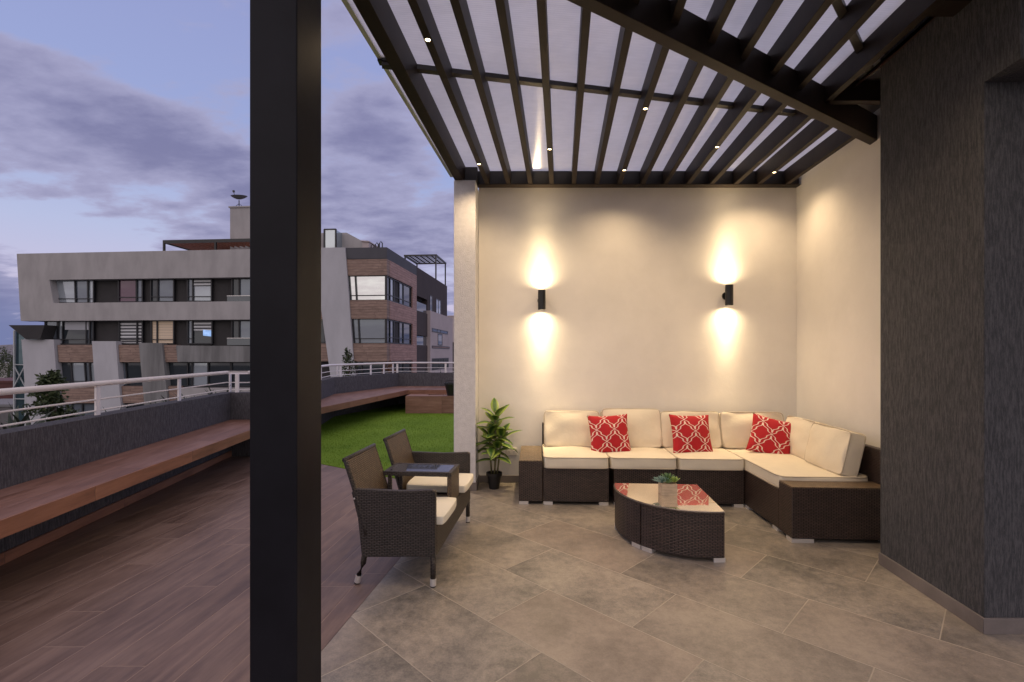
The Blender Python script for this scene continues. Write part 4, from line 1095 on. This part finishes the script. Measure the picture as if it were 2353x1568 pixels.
def swin(x0, y0, x1, y1, off=-.01, pane=g_dark, vs=()):
    ta, za = side(x0,y0,off); tb_, zb_ = side(x1,y1,off); mb = MB()
    for tt in [ta, tb_]+[ta+(tb_-ta)*v for v in vs]: mb.box(off-.03,off+.03,tt-.07,tt+.07,zb_,za)
    mb.box(off-.03,off+.03,ta,tb_,za-.08,za); mb.box(off-.03,off+.03,ta,tb_,zb_,zb_+.08); f = mb.build('window', frame_m, bld)
    mb = MB(); mb.box(off-.005,off+.012,ta,tb_,zb_,za); mb.build('pane', pane, f)
swin(735,478,748,583); swin(771,497,797,600, pane=g_lite, vs=(.5,)); swin(748,668,838,706, off=.25, pane=g_dark, vs=(.3,.5)); swin(782,700,806,770, off=.25, pane=g_dark); swin(748,770,848,790, off=.25, pane=clad2_m); swin(748,845,842,900, off=.25, pane=g_dark, vs=(.4,.7))

# rooftop structures
t_ = thing('roof_penthouse', 'pale stair tower block on the roof just left of the steel post', 'rooftop block', (0,0,0))
def fw(s, y, z): return C0+eF*s+nF*y+Vector((0,0,z))
t_.location = fw(-20,4,ZR8); t_.rotation_euler = (0,0,angB)
def loc(p): return p
def rb(name, s0, s1, y0, y1, z0, z1, mat, par, bev=0):
    mb = MB(); mb.box(s0+20,s1+20,y0-4,y1-4,z0-ZR8,z1-ZR8); return mb.build(name, mat, par, bevel=bev)
a = A(1355,140,3.); b = A(1640,140,3.)
rb('tower_wall', a[0], b[0], 3, 8, ZR8-.3, a[1], conc_w, t_)
rb('coping', a[0]-.08, b[0]+.08, 2.92, 8.08, a[1]+.001, a[1]+.1, conc_w, t_)
t2 = thing('satellite_dish', 'small dark satellite dish on the pale rooftop block', 'satellite dish', fw(A(1408,140,3.3)[0],3.3,a[1]+.1))
mb = MB(); mb.tube([(0,0,0),(0,0,.55)], .035, 8); mb.tube([(-.35,0,.02),(0,0,.3),(.35,0,.02)], .02, 6); mb.build('mast', black_metal, t2)
mb = MB(); n = 20; rings = []
for i in range(6):
    r_ = .62*i/5; rings.append([mb.vert((r_*math.cos(2*math.pi*k/n), -.10*0+r_*math.sin(2*math.pi*k/n)*.55, .62+.25*(i/5)**2+.0*k)) for k in range(n)])
for i in range(5):
    for k in range(n): mb.f.append([rings[i][k],rings[i][(k+1)%n],rings[i+1][(k+1)%n],rings[i+1][k]])
mb.build('dish', M('dish_grey', (.09,.09,.10), .5), t2, smooth=True, fixn=False)
mb = MB(); mb.tube([(-.3,0,.75),(-.35,-.1,1.15)], .02, 6); mb.box(-.41,-.29,-.16,-.04,1.12,1.26); mb.build('feed_arm', black_metal, t2)
# rooftop pergola with red brown slats
pa = A(958,330,1.2); pb = A(1640,322,1.2)
t2 = thing('roof_pergola', 'brown slatted pergola on the flat roof of the apartment block', 'pergola', fw(pa[0],1.2,ZR8), angB)
Lp = pb[0]-pa[0]; zt_ = pa[1]-ZR8
mb = MB(); mb.box(0,Lp,0,.12,zt_-.22,zt_); mb.box(0,.12,.121,6,zt_-.22,zt_); mb.box(0,Lp,6.001,6.12,zt_-.22,zt_); mb.build('beam', black_metal, t2)
redw = M('red_brown_slats', (.20,.075,.04), .6, nscale=2)
for i in range(int(Lp/.42)):
    x = .3+i*.42; mb = MB(); mb.box(x,x+.10,.122,6,zt_-.20,zt_-.02); mb.build('slat', redw, t2)
for x in (.0,Lp*.45,Lp-.15):
    for y in (0,6.0): mb = MB(); mb.box(x,x+.13,y+.0,y+.12,-.3,zt_-.221); mb.build('post', black_metal, t2)
mb = MB()
for i in range(9): mb.box(.2+i*.55,.26+i*.55,6.0,6.05,.0,.7)
mb.box(.1,5.2,6.0,6.05,.7,.76); mb.build('guard_rail', black_metal, t2)
# right roof: white penthouse, glass box, pipes, lattice
t2 = thing('white_penthouse', 'white rooftop room with sloping end above the timber bay', 'rooftop block', fw(-4,3,ZR8), angB)
def T2(x, y, off): q = B(x, y, off); return (q[0]+4, q[1]-ZR8)
mb = MB(); mb.slabY([T2(60,118,2.),T2(252,115,2.),T2(345,165,2.),T2(345,215,2.),T2(60,215,2.)], -1., 4); mb.build('room_wall', conc_w, t2)
mb = MB(); mb.slabY([T2(343,163,1.9),T2(388,166,1.9),T2(388,172,1.9),T2(343,169,1.9)], -1.3, 2); mb.slabY([T2(346,170,1.9),T2(384,172,1.9),T2(384,215,1.9),T2(346,215,1.9)], -1.2, 1.); mb.build('roof_hut', pink_wall, t2)
t3 = thing('glass_roof_box', 'small glazed box on the roof right of the steel post', 'roof light', fw(-6,1,ZR8), angB)
qa = B(124,100,1.); qb = B(190,215,1.)
mb = MB(); mb.box(qa[0]+6,qb[0]+6,0,1.6,qb[1]-ZR8,qa[1]-ZR8); mb.build('glass', glass('pale_glass', (.38,.44,.48), .5), t3)
mb = MB()
for x in (qa[0]+6,qb[0]+6):
    for y in (-.0,1.6): mb.box(x-.05,x+.05,y-.05,y+.05,qb[1]-ZR8,qa[1]-ZR8+.05)
mb.box(qa[0]+6,qb[0]+6,-.05,.05,qa[1]-ZR8,qa[1]-ZR8+.08); mb.build('frame', frame_m, t3)
t3 = thing('roof_pipes', 'bent black vent pipes on the roof behind the parapet', 'pipe', fw(B(418,200,1.5)[0],1.5,ZR8-.4))
for x in (-.28,.02,.30):
    mb = MB(); mb.tube([(x,0,0),(x,0,.95+x*.3),(x+.10,0,1.06+x*.3),(x+.2,0,.95+x*.3),(x+.2,0,.7)], .04, 8); mb.build('pipe', black_metal, t3)
ta, _z = side(590,255); zla = ZR8+1.4
tq = side(775,380)[0]; te = side(832,413)[0]
t3 = thing('lattice_pergola', 'black open lattice canopy on thin posts at the far roof corner', 'pergola', fw(0,tq,ZR8), angB)
zc = side(832,297)[1]-ZR8; L_ = te-tq+5
mb = MB()
y0_, y1_ = 0, te-tq
W_ = 3.2
mb.box(-W_,.0,y0_,y0_+.12,zc,zc+.14); mb.box(-W_,0,y1_-.12,y1_,zc,zc+.14); mb.box(-.12,0,y0_+.121,y1_-.121,zc,zc+.14); mb.box(-W_,-W_+.12,y0_+.121,y1_-.121,zc,zc+.14); mb.build('beam', black_metal, t3)
mb = MB()
for i in range(1,8): yy = y0_+i*(y1_-y0_)/8; mb.box(-W_+.12,-.12,yy-.07,yy+.07,zc+.01,zc+.05)
for i in range(1,6): xx = -W_+i*W_/6; mb.box(xx-.07,xx+.07,y0_+.12,y1_-.12,zc+.015,zc+.045)
mb.build('lattice', black_metal, t3)
for x, y in ((-.1,y1_-.1),(-.1,.1),(-W_+.1,y1_-.1),(-W_+.1,.1)):
    mb = MB(); mb.box(x-.06,x+.06,y-.06,y+.06,-.5,zc-.001); mb.build('post', black_metal, t3)

# glass stair tower at the left end
t2 = thing('glass_stair_tower', 'narrow glazed tower with white cross bracing at the left end of the block', 'tower', fw(A(85,1000,1.)[0],1.,-9), angB)
xa = A(85,1000,1.)[0]; xw = A(152,1000,1.)[0]-xa; zt_ = A(85,862,1.)[1]+9
mb = MB(); mb.box(0,xw+.8,.1,4,0,zt_); mb.build('glazing', glass('teal_glass', (.06,.11,.13), .5), t2)
mb = MB(); wpipe = M('bracing_paint', (.45,.48,.5), .5)
zz = zt_
while zz > 2:
    mb.bar((0,0,zz),(xw,0,zz),.07,.07); 
    if int(zz/2.5) % 1 == 0: mb.bar((0,0,zz-2.6),(xw,0,zz-4.2),.06,.06); mb.bar((0,-.07,zz-4.2),(xw,-.07,zz-2.6),.06,.06); mb.bar((0,0,zz-2.5),(xw,0,zz-2.5),.06,.06)
    zz -= 5.
for x in (0,xw): mb.box(x-.05,x+.05,-.05,.05,0,zt_)
mb.build('bracing', wpipe, t2)

# far background at the left: hill, trees, low roofs, parking wall
hill_m = M('hill', (.16,.15,.16), .95, nscale=.02, namp=.3)
mb = MB(); prev = None
for i in range(60):
    x = -1100+i*40; z = 18+10*math.sin(i*.35)+6*math.sin(i*.9+1)
    mb.poly([(x,700,-9.2),(x+40,700,-9.2),(x+40,780,z),(x,780,18+10*math.sin((i-1)*.35)+6*math.sin((i-1)*.9+1))]) if 0 else None
pts = []
for i in range(61):
    x = -1300+i*44; pts.append((x, 12+7*math.sin(i*.33)+4*math.sin(i*.9+1)))
for i in range(60):
    (xa_, za_), (xb__, zb__) = pts[i], pts[i+1]
    mb.poly([(xa_,800,-9.5),(xb__,800,-9.5),(xb__,1000,zb__),(xa_,1000,za_)]); mb.poly([(xa_,1000,za_),(xb__,1000,zb__),(xb__,1300,-9.5),(xa_,1300,-9.5)])
tag(mb.build('hills', hill_m), kind='structure')
def fartree(x, Y, topy, wpx, label, seed, g='dark trees beyond the parking lot'):
    r = random.Random(seed); X_ = (x-CX)/FPX*Y; zt_ = CAMZ+(HY-topy)/FPX*Y; h = zt_+9; rr = wpx/FPX*Y/2
    t_ = thing('far_tree', label, 'tree', (X_,Y,-9), 0, g)
    mb = MB()
    for i in range(16):
        a = r.uniform(0,6.28); q = r.random()**.5
        leafcloud(mb, (math.cos(a)*rr*.6*q, math.sin(a)*rr*.6*q, h*r.uniform(.42,.86)), (rr*.42,rr*.42,h*.13), 130, rr*.13, r)
    mb.build('crown', tree_m, t_, fixn=False)
    mb = MB(); mb.tube([(0,0,0),(0,0,h*.6)], .3, 8, rs=[.35,.18]); mb.build('trunk', bark_m, t_)
fartree(20,105,787,60,'large dark round tree at the left edge beyond the parking lot',1)
fartree(-25,110,792,50,'second dark tree left of the large one at the left edge',2)
fartree(28,90,815,30,'lower dark tree in front of the large tree at the left edge',3)
fartree(5,62,858,34,'small round green tree near the parking lot',4)
def lowb(x0, x1, y0, Y, dep, label, mat, name='low_building', rmat=None):
    X0_ = (x0-CX)/FPX*Y; X1_ = (x1-CX)/FPX*Y; z = CAMZ+(HY-y0)/FPX*Y
    t_ = thing(name, label, 'building', (X0_,Y,-9)); mb = MB(); mb.box(0,X1_-X0_,0,dep,0,z+9); mb.build('walls', mat, t_)
    mb = MB(); mb.box(-.1,X1_-X0_+.1,-.1,dep+.1,z+9.001,z+9.2); mb.build('roof', rmat or mat, t_); return t_
red_m = M('red_sheet', (.10,.03,.028), .7, nscale=1)
lowb(-120,52,880,46,9,'dark red low building left of the glazed tower', red_m)
lowb(-140,58,935,40,5,'grey low shed with flat roof in front of the red building', M('grey_shed', (.13,.125,.13), .8, nscale=1), rmat=M('grey_roof', (.2,.2,.21), .8))
lowb(-100,22,836,150,25,'pale distant building behind the trees at the left edge', conc_w)
mb = MB(); mb.box(-110,-26,48,95,-8.99,-8.9); tag(mb.build('parking_lot', M('pale_asphalt', (.30,.29,.31), .9, nscale=.3)), kind='structure')
# distant pale house beyond the right side of the block
lowb(1029,1090,728,90,12,'pale narrow building far behind the white pillar edge', pink_wall)
lowb(1020,1110,790,75,8,'low dark roofed house beside the apartment block at the right', dark_brown)
